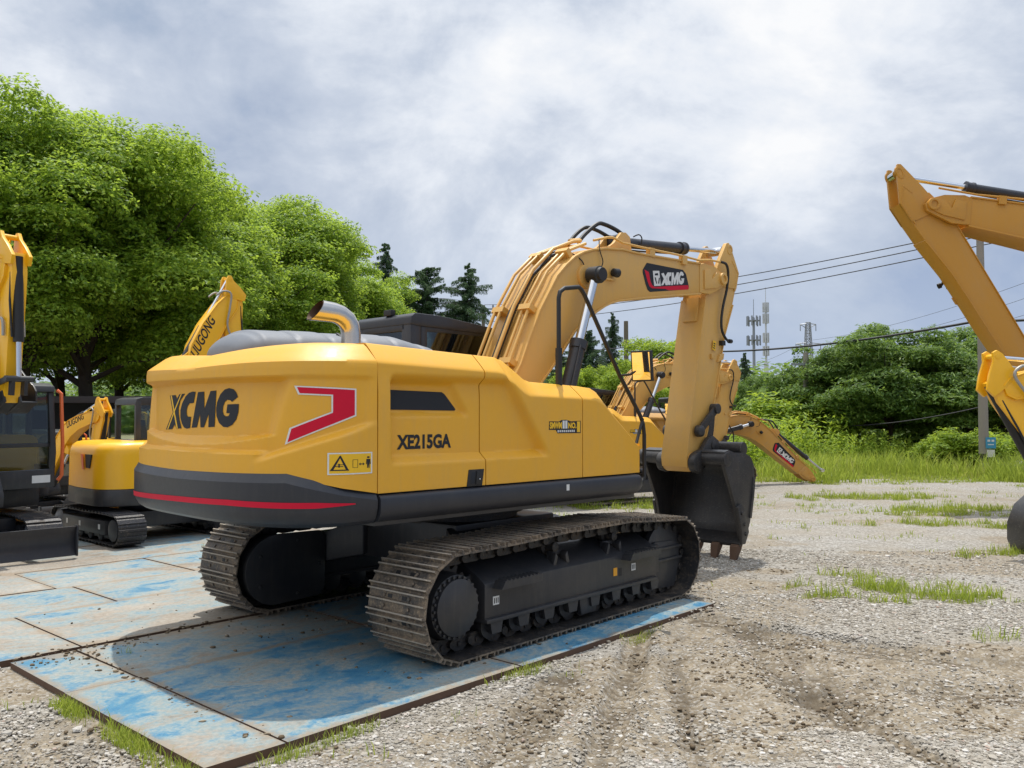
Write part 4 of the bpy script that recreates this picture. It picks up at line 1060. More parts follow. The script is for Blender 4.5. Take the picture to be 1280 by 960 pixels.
# the cloud sheet is thinner, and so brighter, high up and towards the left
side = t.math('MULTIPLY', sep.outputs[0], -.13)
lift = t.math('MULTIPLY', t.math('MINIMUM', t.math('SUBTRACT', zz, .22), .3), .42)
br = t.math('ADD', t.math('ADD', nn, side), lift)
cloud = t.ramp(br, [(.36, (.30, .39, .58)), (.45, (.44, .515, .655)), (.545, (.585, .65, .765)), (.63, (.80, .845, .92)), (.72, (.96, .97, .99))])
haze = t.ramp(zz, [(0., 1.), (.24, 0.)])
cloud = t.mix(t.math('MULTIPLY', haze, .8), cloud, (.54, .63, .78))
# bright veil round the sun, high above the picture
glow = t.math('ADD', 10., t.math('MULTIPLY', t.math('POWER', t.math('MAXIMUM', t.math('SUBTRACT', zz, .42), 0.), 1.3), 24.))
gc = t.n('ShaderNodeCombineXYZ'); t.l(glow, gc.inputs[0]); t.l(glow, gc.inputs[1]); t.l(glow, gc.inputs[2])
cl10 = t.mix(1., cloud, gc.outputs[0], 'MULTIPLY')
gap = t.ramp(n1, [(.32, .55), (.40, 0.)])
skc = t.mix(gap, cl10, sky.outputs[0])
bg = t.n('ShaderNodeBackground'); bg.inputs[1].default_value = .1; t.l(skc, bg.inputs[0])
wo = t.n('ShaderNodeOutputWorld'); t.l(bg.outputs[0], wo.inputs[0])
SC.view_settings.view_transform = 'Standard'; SC.view_settings.look = 'None'; SC.view_settings.exposure = 0; SC.view_settings.gamma = 1
SC.render.engine = 'CYCLES'
SC.cycles.max_bounces = 6; SC.cycles.diffuse_bounces = 3; SC.cycles.glossy_bounces = 3; SC.cycles.transparent_max_bounces = 12; SC.cycles.transmission_bounces = 4
SC.cycles.use_denoising = True
SC.cycles.caustics_reflective = False; SC.cycles.caustics_refractive = False

# ------------------------------------------------------------------ frames of the main machine
PHI = radians(41.765); ORG = Vector((-.632, 8.040, 0))
FW = Vector((sin(PHI), cos(PHI), 0)); RT = Vector((cos(PHI), -sin(PHI), 0))
def T2W(x, r, z=0.): return ORG+FW*x+RT*r+Vector((0, 0, z))
def W2T(p): q = Vector((p[0], p[1], 0))-ORG; return q.dot(FW), q.dot(RT)

# ------------------------------------------------------------------ fractal noise on numpy grids
_G = {}
def vnoise(X, Y, seed):
    if seed not in _G: _G[seed] = np.random.RandomState(seed).rand(256, 256)
    G = _G[seed]
    xi = np.floor(X).astype(int); yi = np.floor(Y).astype(int); fx = X-xi; fy = Y-yi
    fx = fx*fx*(3-2*fx); fy = fy*fy*(3-2*fy)
    a = G[xi & 255, yi & 255]; b = G[(xi+1) & 255, yi & 255]; c = G[xi & 255, (yi+1) & 255]; d = G[(xi+1) & 255, (yi+1) & 255]
    return (a*(1-fx)+b*fx)*(1-fy)+(c*(1-fx)+d*fx)*fy
def fbm(X, Y, seed, oct=4, gain=.5):
    s = 0; a = 1; n = 0
    for o in range(oct): s = s+a*vnoise(X*2**o+17.3*o, Y*2**o-9.1*o, seed+o); n += a; a *= gain
    return s/n
def nstep(a, b, x):
    t = np.clip((x-a)/(b-a), 0, 1); return t*t*(3-2*t)
def seg_dist(X, Y, pts):
    D = np.full(X.shape, 1e9); S = np.zeros(X.shape); acc = 0
    for (ax, ay), (bx, by) in zip(pts[:-1], pts[1:]):
        dx, dy = bx-ax, by-ay; L2 = dx*dx+dy*dy
        t = np.clip(((X-ax)*dx+(Y-ay)*dy)/L2, 0, 1); d = np.hypot(X-ax-t*dx, Y-ay-t*dy)
        m = d < D; D = np.where(m, d, D); S = np.where(m, acc+t*sqrt(L2), S); acc += sqrt(L2)
    return D, S
def blob(X, Y, c, rx, ry, ang=0.):
    ca, sa = cos(ang), sin(ang); dx = X-c[0]; dy = Y-c[1]
    return np.hypot((dx*ca+dy*sa)/rx, (-dx*sa+dy*ca)/ry)
def G2(u, v): p = gnd(u, v); return (p.x, p.y)

RUTS = [([G2(1180, 960), G2(1080, 905), G2(1010, 860), G2(950, 815)], .10, .02, 1), ([G2(880, 960), G2(860, 890), G2(845, 820)], .12, .02, 1),
        ([G2(800, 790), G2(782, 850), G2(765, 905), G2(745, 965)], .13, .045, 1),
        ([G2(700, 850), G2(665, 900), G2(620, 965)], .22, .03, 1),
        ([G2(945, 790), G2(985, 830), G2(1040, 880), G2(1080, 900)], .30, .035, 1),
        ([G2(880, 775), G2(1000, 800), G2(1120, 815), G2(1290, 835)], .26, .045, 0),
        ([G2(1030, 870), G2(1130, 860), G2(1290, 870)], .24, .03, 0)]
def ground_fields(X, Y):
    """returns height, dirt share (0..1), greenness (0..1) of the yard at world points"""
    h = (fbm(X*.35, Y*.35, 3)-.5)*.05+(fbm(X*1.7, Y*1.7, 11)-.5)*.022
    edge = fbm(X*1.3, Y*1.3, 40, 4)
    d = nstep(.50, .62, fbm(X*.55+4, Y*.9, 21, 5)*.75+fbm(X*3, Y*3, 77, 3)*.25)*.55
    for (u, v, ru, rv, s) in ((1130, 835, 2.6, .75, 1), (985, 845, 1.3, .7, 1), (880, 800, .8, .6, .7), (930, 735, .7, .45, .9), (690, 900, .8, .65, .6), (780, 860, .5, .9, .8), (1230, 900, .9, .5, .8), (900, 930, .7, .25, .7), (30, 850, .7, .35, 1), (1180, 690, 1.4, .25, .8), (960, 715, .35, .2, 1), (1180, 880, 1.2, .35, .9), (1000, 890, .9, .3, .9), (640, 925, .7, .3, .8), (850, 860, .8, .5, .8)):
        q = blob(X, Y, G2(u, v), ru, rv)+(edge-.5)*1.3
        d = np.maximum(d, s*nstep(1.1, .55, q))
    d *= nstep(26, 16, Y)
    h = h-d*.012+d*(fbm(X*6, Y*6, 5, 4)-.5)*.055
    tr_ = np.zeros_like(X)
    for pts, w, dep, tread in RUTS:
        D, S = seg_dist(X, Y, pts)
        core = nstep(w, w*.45, D); rim = np.exp(-((D-w*1.15)/(w*.32))**2)
        h = h-.9*dep*core+dep*.6*rim*(.4+.9*fbm(X*5, Y*5, 9, 3))
        if tread: st_ = core*nstep(.1, .5, np.sin(S*2*pi/.10+2*np.sin(D*9)))*nstep(.32, .52, fbm(X*2.2, Y*2.2, 8)); h = h-st_*.012; tr_ = np.maximum(tr_, st_)
        d = np.maximum(d, core*1.0); tr_ = np.maximum(tr_, (1. if not tread else .75)*core*nstep(-.2, .5, np.sin(D*2*pi/.10+2*fbm(X, Y, 5, 2)))*nstep(.30, .46, fbm(X*2.1, Y*2.1, 55, 4)))
    g = np.zeros_like(X)
    gn = fbm(X*1.1, Y*2.0, 61, 4); gs = fbm(X*4, Y*4, 63, 3)
    q = blob(X, Y, G2(1110, 742), 1.25, .50, -.18)+(gs-.5)*1.5; g = np.maximum(g, nstep(1.05, .55, q))
    for (u, v, ru, rv, s) in ((1200, 752, .45, .25, .8), (1050, 722, .5, .2, .8), (1250, 798, .35, .2, .6), (1165, 775, .35, .1, .5), (215, 940, .35, .22, .75), (140, 902, .25, .16, .8), (430, 945, .6, .15, .4), (10, 880, .25, .15, .35), (770, 632, 1.6, 1.0, .95), (900, 655, 1.2, .3, .4), (600, 850, .3, .12, .4), (690, 842, .4, .12, .4), (560, 900, .3, .2, .3), (760, 665, .6, .25, .5), (985, 632, 1.3, .5, .5), (1215, 640, 2.4, .8, 1.), (1080, 622, 2.2, .7, .9), (1150, 655, 1.6, .4, .8), (1250, 690, .9, .4, .8), (1262, 660, .7, .35, .9), (1130, 672, 1.2, .3, .4), (1050, 655, 1.2, .25, .35)):
        q = blob(X, Y, G2(u, v), ru, rv)+(gs-.5)*1.6; g = np.maximum(g, s*nstep(1.1, .5, q))
    g = np.maximum(g, nstep(.56, .70, gn*.65+gs*.35)*.55*nstep(8.5, 13, Y)*nstep(-4, 0, X))
    band = nstep(21.5, 24.0, Y+(gs-.5)*3+(gn-.5)*5); g = np.maximum(g, band)
    g = g*np.where(Y < 21, nstep(.31, .54, fbm(X*2.6, Y*3.4, 88, 4))*.85+.15, 1.)
    ground_fields.tread = tr_
    return h, d, g

def make_ground():
    def axis(parts): return np.unique(np.concatenate([np.arange(a, b, s) for a, b, s in parts]).round(4))
    xs = axis([(-900, -60, 60), (-60, -20, 4), (-20, -6, .35), (-6, -4, .1), (-4, 8.5, .04), (8.5, 14, .15), (14, 30, .6), (30, 100, 5), (100, 901, 80)])
    ys = axis([(-40, 2, 2), (2, 3.6, .2), (3.6, 9.2, .033), (9.2, 14, .06), (14, 26, .2), (26, 60, 1), (60, 160, 8), (160, 1001, 80)])
    X, Y = np.meshgrid(xs, ys); h, d, g = ground_fields(X, Y); tread = ground_fields.tread
    # level ground beneath the steel plates
    tx = (X-ORG.x)*FW.x+(Y-ORG.y)*FW.y; tr = (X-ORG.x)*RT.x+(Y-ORG.y)*RT.y
    on = nstep(-7.6, -7.0, tx)*nstep(1.95, 1.65, tx)*nstep(1.98, 1.72, tr)*nstep(-9.5, -8.5, tr)
    h = h*nstep(60, 20, np.abs(Y-8)+np.abs(X)*.5); h = h*(1-on)-.022*on+np.where(on > .5, 0, 0)
    V = np.stack([X, Y, h], -1).reshape(-1, 3); nx, ny = len(xs), len(ys)
    I = np.arange(nx*ny).reshape(ny, nx); F = np.stack([I[:-1, :-1], I[:-1, 1:], I[1:, 1:], I[1:, :-1]], -1).reshape(-1, 4)
    m, t = newmat('yard_ground'); pos = t.n('ShaderNodeNewGeometry').outputs['Position']
    at_ = t.n('ShaderNodeAttribute', attribute_name='cover'); sp = t.n('ShaderNodeSeparateColor'); t.l(at_.outputs['Color'], sp.inputs[0])
    vo = t.n('ShaderNodeTexVoronoi'); vo.inputs['Scale'].default_value = 52.; vo.inputs['Randomness'].default_value = 1.; t.l(pos, vo.inputs['Vector'])
    vo2 = t.n('ShaderNodeTexVoronoi'); vo2.inputs['Scale'].default_value = 26.; t.l(pos, vo2.inputs['Vector'])
    sc = t.n('ShaderNodeSeparateColor'); t.l(vo.outputs['Color'], sc.inputs[0])
    sc2 = t.n('ShaderNodeSeparateColor'); t.l(vo2.outputs['Color'], sc2.inputs[0])
    stone = t.ramp(sc.outputs[0], [(0., (.14, .128, .11)), (.35, (.255, .24, .212)), (.7, (.365, .345, .31)), (1., (.54, .52, .485))])
    stone2 = t.ramp(sc2.outputs[1], [(0., (.17, .157, .135)), (.5, (.285, .268, .237)), (1., (.42, .405, .375))])
    stone = t.mix(.42, stone, stone2)
    big = t.noise(pos, .7, 6, .6); fine = t.noise(pos, 60., 5, .7); mid = t.noise(pos, 7., 6, .65)
    stone = t.mix(t.math('MULTIPLY', t.ramp(big, [(.42, 0.), (.62, 1.)]), .5), stone, (.285, .245, .185))
    dirt = t.ramp(t.math('ADD', t.math('MULTIPLY', mid, .45), t.math('MULTIPLY', fine, .55)), [(.36, (.085, .066, .043)), (.5, (.205, .168, .118)), (.62, (.315, .27, .20))])
    dirt = t.mix(t.ramp(sc.outputs[2], [(.68, 0.), (.72, .75)]), dirt, stone)
    df = t.math('ADD', sp.outputs[0], t.math('MULTIPLY', t.math('SUBTRACT', mid, .5), .9))
    df = t.ramp(t.math('ADD', df, t.math('MULTIPLY', t.math('SUBTRACT', fine, .5), .7)), [(.27, 0.), (.60, .95)])
    col = t.mix(df, stone, dirt)
    col = t.mix(t.math('MULTIPLY', sp.outputs[2], .8), col, (.075, .058, .038))
    soil = t.mix(mid, (.12, .11, .045), (.17, .17, .05))
    gf = t.ramp(t.math('ADD', sp.outputs[1], t.math('MULTIPLY', t.math('SUBTRACT', mid, .5), .6)), [(.4, 0.), (.8, .8)])
    col = t.mix(gf, col, soil)
    hgt = t.math('ADD', t.math('MULTIPLY', t.math('SUBTRACT', 1., vo.outputs['Distance']), t.math('SUBTRACT', 1.05, df)), t.math('MULTIPLY', mid, .7))
    hgt = t.math('ADD', hgt, t.math('MULTIPLY', fine, .25))
    t.pbr(col, .92, 0, 0, t.bump(hgt, .014, 1.), .2)
    me = raw_mesh('ground', V, F, m, True)
    ca = me.color_attributes.new('cover', 'FLOAT_COLOR', 'POINT')
    C = np.stack([d, g, tread, np.ones_like(d)], -1).reshape(-1, 4).astype(np.float32); ca.data.foreach_set('color', C.ravel())
    o = link(bpy.data.objects.new('ground', me)); tag(o, kind='structure'); return o

def ground_z(X, Y): return ground_fields(np.asarray(X, float), np.asarray(Y, float))

# ------------------------------------------------------------------ steel road plates
def make_plates():
    m, t = newmat('worn_blue_plate'); pos = t.n('ShaderNodeNewGeometry').outputs['Position']
    mp = t.n('ShaderNodeMapping'); mp.inputs['Rotation'].default_value = (0, 0, -(pi/2-PHI)); t.l(pos, mp.inputs[0])
    mp2 = t.n('ShaderNodeMapping'); mp2.inputs['Scale'].default_value = (.8, 1.15, 1); t.l(mp.outputs[0], mp2.inputs[0])
    oi = t.n('ShaderNodeObjectInfo')
    a = t.noise(mp2.outputs[0], 1.0, 9, .68, .8); b = t.noise(mp2.outputs[0], 4.2, 9, .75, .5); c = t.noise(pos, 30., 6, .75); d = t.noise(pos, .9, 5, .6)
    k = t.math('ADD', t.math('ADD', t.math('MULTIPLY', a, .55), t.math('MULTIPLY', b, .35)), t.math('MULTIPLY', c, .14))
    k = t.math('ADD', k, t.math('MULTIPLY', t.math('SUBTRACT', oi.outputs['Random'], .5), .08))
    wsp = t.n('ShaderNodeSeparateColor'); t.l(oi.outputs['Color'], wsp.inputs[0]); k = t.math('ADD', k, t.math('SUBTRACT', wsp.outputs[0], .5))
    blue = t.ramp(b, [(.3, (.035, .165, .31)), (.5, (.085, .225, .33)), (.7, (.20, .30, .335))])
    worn = t.ramp(c, [(.3, (.155, .235, .26)), (.6, (.27, .315, .31))])
    tan = t.ramp(t.math('ADD', t.math('MULTIPLY', c, .5), t.math('MULTIPLY', d, .5)), [(.34, (.15, .118, .085)), (.50, (.285, .25, .205)), (.68, (.39, .365, .32))])
    col = t.mix(t.ramp(k, [(.455, 0.), (.525, 1.)]), blue, worn)
    col = t.mix(t.ramp(k, [(.52, 0.), (.60, 1.)]), col, tan)
    # brown smears left by the tracks along the plates' joints, and small rust flakes
    jn = t.n('ShaderNodeAttribute', attribute_name='edge')
    e = t.math('ADD', jn.outputs['Fac'], t.math('MULTIPLY', t.math('SUBTRACT', b, .5), 1.6))
    col = t.mix(t.ramp(e, [(.62, 0.), (.95, .75)]), col, (.26, .205, .145))
    mp3 = t.n('ShaderNodeMapping'); mp3.inputs['Scale'].default_value = (.5, 9., 1); mp3.inputs['Rotation'].default_value = (0, 0, .25); t.l(mp.outputs[0], mp3.inputs[0])
    scr = t.noise(mp3.outputs[0], 5., 6, .8)
    col = t.mix(t.ramp(scr, [(.66, 0.), (.71, .55)]), col, (.40, .39, .35))
    fl = t.noise(pos, 14., 6, .8)
    col = t.mix(t.ramp(fl, [(.66, 0.), (.70, .8)]), col, (.13, .075, .045))
    ro = t.ramp(k, [(.45, .42), (.6, .85)])
    t.pbr(col, ro, 0, 0, t.bump(t.math('ADD', b, t.math('MULTIPLY', c, .5)), .006), .35)
    P = [  # corners in the machine's frame (x, r) and a label
        ([(-3.31, -1.0), (-2.88, -.99), (-2.87, .02), (-3.32, .0)], 'narrow dirty pale steel plate by the muddy corner of the yard'),
        ([(-3.33, .02), (-2.87, .04), (-2.87, 1.775), (-3.33, 1.755)], 'narrow bright blue steel plate nearest the camera, in full sun'),
        ([(-2.855, -1.0), (-.92, -.97), (-.95, .03), (-2.855, .03)], 'grey muddy steel plate beside the rear of the rusty inner track'),
        ([(-2.855, .05), (-.94, .05), (-.96, 1.78), (-2.855, 1.775)], 'deep blue steel plate in the shadow of the counterweight'),
        ([(-.92, -1.0), (1.78, -1.0), (1.77, 1.80), (-.93, 1.78)], 'blue steel plate under the large excavator, bright strip along the track'),
        ([(-2.79, -2.46), (-.2, -2.44), (-.2, -1.02), (-2.79, -1.06)], 'sandy pale steel plate with orange dirt beside the rusty inner track'),
        ([(-6.0, -2.48), (-2.81, -2.46), (-2.81, -1.06), (-6.0, -1.12)], 'light blue steel plate at the picture edge before the narrow plates'),
        ([(-.18, -2.44), (2.6, -2.4), (2.6, -1.02), (-.18, -1.02)], 'steel plate lying under the inner track of the large excavator'),
        ([(-1.90, -3.50), (1.0, -3.30), (1.0, -2.45), (-1.90, -2.46)], 'reddish worn steel plate in the second row past the seam'),
        ([(-5.2, -3.74), (-1.92, -3.51), (-1.92, -2.47), (-5.2, -2.49)], 'pale blue and sandy steel plate with a rusty joint at its end'),
        ([(-2.05, -4.70), (-.63, -4.68), (-.63, -3.41), (-2.05, -3.52)], 'blue steel plate with a sandy patch before the dozer blade'),
        ([(-5.0, -4.72), (-2.07, -4.70), (-2.07, -3.54), (-5.0, -3.75)], 'yellowish stained steel plate at the end of the dozer blade'),
        ([(-.61, -4.68), (2.4, -4.66), (2.4, -3.22), (-.61, -3.40)], 'orange brown stained steel plate behind the rusty inner track'),
        ([(-2.2, -6.2), (2.4, -6.2), (2.4, -4.69), (-2.2, -4.72)], 'light blue steel plate under the compact excavator with the bare track'),
        ([(-6.4, -6.2), (-2.22, -6.2), (-2.22, -4.74), (-6.4, -4.76)], 'steel plate under the compact excavator with the dozer blade'),
        ([(-4.0, -7.8), (2.4, -7.8), (2.4, -6.22), (-4.0, -6.22)], 'steel plate in the shade under the rear of the compact excavators'),
    ]
    rs = np.random.RandomState(5)
    for i, (q, lab) in enumerate(P):
        z = .027+rs.uniform(-.004, .004); n = 22
        pts = [Vector((*T2W(x, r)[:2], 0)) for x, r in q]
        mb = MB(); rows = []; edge = []
        for a in range(n+1):
            row = []
            for b in range(n+1):
                u, v = a/n, b/n
                p = pts[0]*(1-u)*(1-v)+pts[1]*u*(1-v)+pts[2]*u*v+pts[3]*(1-u)*v
                zz_ = z+.006*(vnoise(np.array([p.x*.8]), np.array([p.y*.8]), 31)[0]-.5)+(.006*(fbm(np.array([p.x*3.]), np.array([p.y*3.]), 37)[0]-.5) if 0 < a < n and 0 < b < n else -.003)
                row.append((p.x, p.y, zz_))
            rows.append(row)
        mb.grid(rows)
        k = len(mb.v); per = [(a, 0) for a in range(n)]+[(n, b) for b in range(n)]+[(a, n) for a in range(n, 0, -1)]+[(0, b) for b in range(n, 0, -1)]
        low = [(rows[a][b][0], rows[a][b][1], -.02) for a, b in per]
        mb.v += low; ids = [a*(n+1)+b for a, b in per]; L = len(per)
        for j in range(L): mb.f.append([ids[j], ids[(j+1) % L], k+(j+1) % L, k+j]); mb.m.append(1)
        o = mb.build('steel_plate', [m, M['rust']], flip=False)
        o.color = (.5+[.03, -.01, .045, -.025, .0, .075, .03, .05, .06, .06, .04, .06, .07, .03, .04, .04][i], 0, 0, 1)
        ea = o.data.attributes.new('edge', 'FLOAT', 'POINT'); vals = []
        Ls = [(pts[1]-pts[0]).length, (pts[2]-pts[1]).length]
        for a in range(n+1):
            for b in range(n+1): vals.append(max(0., 1-min(min(a, n-a)/n*Ls[0], min(b, n-b)/n*Ls[1])/.16))
        for q_, (a, b) in enumerate((a, b) for a in range(n+1) for b in range(n+1)):
            x_, r_ = W2T(rows[a][b]); vals[q_] = max(vals[q_], 1.05*math.exp(-((r_+.95)/.20)**2)*sstep(-3.5, -3.0, x_)*sstep(-.6, -1.3, x_))
        vals += [1.]*L
        ea.data.foreach_set('value', np.array(vals[:len(o.data.vertices)], np.float32))
        tag(o, lab, 'steel plate', 'steel plates laid on the yard')

# ------------------------------------------------------------------ loose stones and grass
def ico():
    bm = bmesh.new(); bmesh.ops.create_icosphere(bm, subdivisions=1, radius=1); bm.verts.index_update()
    V = np.array([v.co[:] for v in bm.verts]); F = np.array([[v.index for v in f.verts] for f in bm.faces]); bm.free(); return V, F
def on_plates(X, Y, mgn=0.):
    tx = (X-ORG.x)*FW.x+(Y-ORG.y)*FW.y; tr = (X-ORG.x)*RT.x+(Y-ORG.y)*RT.y
    main = (tx > -3.34-mgn) & (tx < 1.78+mgn) & (tr < 1.79+mgn) & (tr > -9)
    left = (tx > -6.4) & (tx < 2.6) & (tr < -1.05+mgn) & (tr > -9)
    return main | left
def wedge(rs, n, y0, y1, x0=None, x1=None, pad=.3, power=1.):
    Y = y0+(y1-y0)*rs.rand(n)**power; hw = Y*.61+pad
    X = (rs.rand(n)*2-1)*hw
    return X, Y
def make_stones():
    rs = np.random.RandomState(3); V0, F0 = ico()
    X, Y = wedge(rs, 260000, 3.7, 11.5, power=1.25)
    _, d, g = ground_fields(X, Y)
    cl = fbm(X*1.6, Y*1.6, 91, 3)
    keep = (~on_plates(X, Y, .015)) & (rs.rand(len(X)) < (1-.80*np.clip(d*1.3, 0, 1))*(1-.7*g)*np.clip((cl-.30)*2.6, .12, 1))
    X, Y = X[keep], Y[keep]; n = len(X)
    h, d, g = ground_fields(X, Y)
    s = (.0045+.0095*rs.rand(n)**2.6)*np.clip(1+.35*(Y-5)/6, .9, 1.3)
    big = rs.rand(n) < .015; s = np.where(big, s*1.9, s)
    sc = np.stack([s*(.8+.7*rs.rand(n)), s*(.8+.7*rs.rand(n)), s*(.5+.35*rs.rand(n))], -1)
    a = rs.rand(n)*6.283; jit = .72+.56*rs.rand(n, 12, 1)
    L = V0[None]*sc[:, None, :]*jit
    ca, sa = np.cos(a)[:, None], np.sin(a)[:, None]
    Wx = L[..., 0]*ca-L[..., 1]*sa+X[:, None]; Wy = L[..., 0]*sa+L[..., 1]*ca+Y[:, None]; Wz = L[..., 2]+(h+sc[:, 2]*.25)[:, None]
    V = np.stack([Wx, Wy, Wz], -1).reshape(-1, 3); F = (F0[None]+(np.arange(n)*12)[:, None, None]).reshape(-1, 3)
    m, t = newmat('gravel_stone'); r = t.n('ShaderNodeNewGeometry').outputs['Random Per Island']
    col = t.ramp(r, [(0., (.17, .15, .125)), (.3, (.28, .255, .215)), (.62, (.38, .355, .31)), (.88, (.50, .475, .43)), (.97, (.62, .60, .57)), (1., (.30, .19, .14))])
    pos = t.n('ShaderNodeNewGeometry').outputs['Position']
    col = t.mix(t.math('MULTIPLY', t.noise(pos, 90., 3), .5), col, (.26, .225, .17))
    t.pbr(col, .85, spec=.25)
    o = link(bpy.data.objects.new('gravel', raw_mesh('gravel', V, F, m))); tag(o, kind='stuff')
    # clods of earth in the churned places
    X, Y = wedge(rs, 60000, 3.9, 12, power=1.2); _, d, g = ground_fields(X, Y)
    keep = (~on_plates(X, Y, .05)) & (rs.rand(len(X)) < np.clip(d-.35, 0, 1)*.9*np.clip((fbm(X*2.5, Y*2.5, 15, 3)-.42)*5, 0, 1)); X, Y = X[keep], Y[keep]; n = len(X); h, _, _ = ground_fields(X, Y)
    # crumbs dropped by the tracks on the plates
    s = .004+.013*rs.rand(n)**2.5
    X2, Y2 = [], []
    for _ in range(420):
        e = rs.randint(5)
        if e == 0: x, r_ = rs.uniform(-3.3, -2.4), rs.normal(-.85, .12)
        elif e == 1: x, r_ = rs.uniform(-3.3, 0.), rs.normal(-1.0, .06)
        elif e == 2: x, r_ = rs.normal(-2.9, .06), rs.uniform(-1, 1.7)
        elif e == 3: x, r_ = rs.normal(-1.4, .35), rs.uniform(-1.5, 1.6)
        else: x, r_ = rs.uniform(-3, 1.7), rs.uniform(-2.5, 1.75)
        p = T2W(x, r_); X2.append(p.x); Y2.append(p.y)
    X = np.concatenate([X, X2]); Y = np.concatenate([Y, Y2]); h = np.concatenate([h, np.full(420, .028)]); s = np.concatenate([s, .004+.012*rs.rand(420)**2]); n = len(X)
    sc = np.stack([s*(.8+.7*rs.rand(n)), s*(.8+.7*rs.rand(n)), s*(.5+.3*rs.rand(n))], -1); jit = .65+.7*rs.rand(n, 12, 1); L = V0[None]*sc[:, None]*jit
    V = np.stack([L[..., 0]+X[:, None], L[..., 1]+Y[:, None], L[..., 2]+(h+sc[:, 2]*.3)[:, None]], -1).reshape(-1, 3); F = (F0[None]+(np.arange(n)*12)[:, None, None]).reshape(-1, 3)
    m, t = newmat('earth_clod'); r = t.n('ShaderNodeNewGeometry').outputs['Random Per Island']
    t.pbr(t.ramp(r, [(0., (.085, .062, .040)), (.6, (.17, .13, .085)), (1., (.27, .22, .155))]), .95, spec=.15)
    o = link(bpy.data.objects.new('dirt', raw_mesh('dirt', V, F, m, True))); tag(o, kind='stuff')

def leaf_mat(name, stops, trans=.35, tr_c=(.30, .42, .04), rough=.5, varyscale=.35):
    m, t = newmat(name); gnode = t.n('ShaderNodeNewGeometry'); r = gnode.outputs['Random Per Island']
    big = t.noise(gnode.outputs['Position'], varyscale, 3, .5)
    f = t.math('ADD', t.math('MULTIPLY', r, .55), t.math('MULTIPLY', big, .45))
    col = t.ramp(f, stops)
    p = t.n('ShaderNodeBsdfPrincipled'); t.l(col, p.inputs['Base Color']); p.inputs['Roughness'].default_value = rough; p.inputs['Specular IOR Level'].default_value = .35
    tr = t.n('ShaderNodeBsdfTranslucent'); t.l(t.mix(.5, col, tr_c), tr.inputs[0])
    ms = t.n('ShaderNodeMixShader'); ms.inputs[0].default_value = trans; t.l(p.outputs[0], ms.inputs[1]); t.l(tr.outputs[0], ms.inputs[2]); t.out(ms.outputs[0]); return m
LEAF = leaf_mat('camphor_leaf', [(.22, (.07, .145, .016)), (.45, (.18, .31, .03)), (.62, (.29, .43, .044)), (.8, (.42, .53, .07))], .52, (.58, .72, .09))
LEAF2 = leaf_mat('ailanthus_leaf', [(.22, (.05, .11, .024)), (.48, (.10, .19, .034)), (.66, (.16, .26, .045)), (.8, (.23, .33, .065))], .42, (.36, .50, .08))
NEEDLE = leaf_mat('cedar_needle', [(.25, (.035, .072, .038)), (.55, (.068, .13, .06)), (.78, (.12, .19, .085))], .25, (.2, .32, .11))
BRIGHT = leaf_mat('shrub_leaf', [(.22, (.12, .21, .02)), (.5, (.24, .37, .035)), (.75, (.37, .48, .055))], .5, (.58, .68, .07))
GRASS = leaf_mat('grass_blade', [(.2, (.15, .225, .028)), (.5, (.27, .36, .045)), (.72, (.38, .44, .08)), (.85, (.46, .42, .17))], .52, (.56, .64, .09), varyscale=.8)
BARK = plain('tree_bark', (.075, .06, .048), .9, spec=.15)

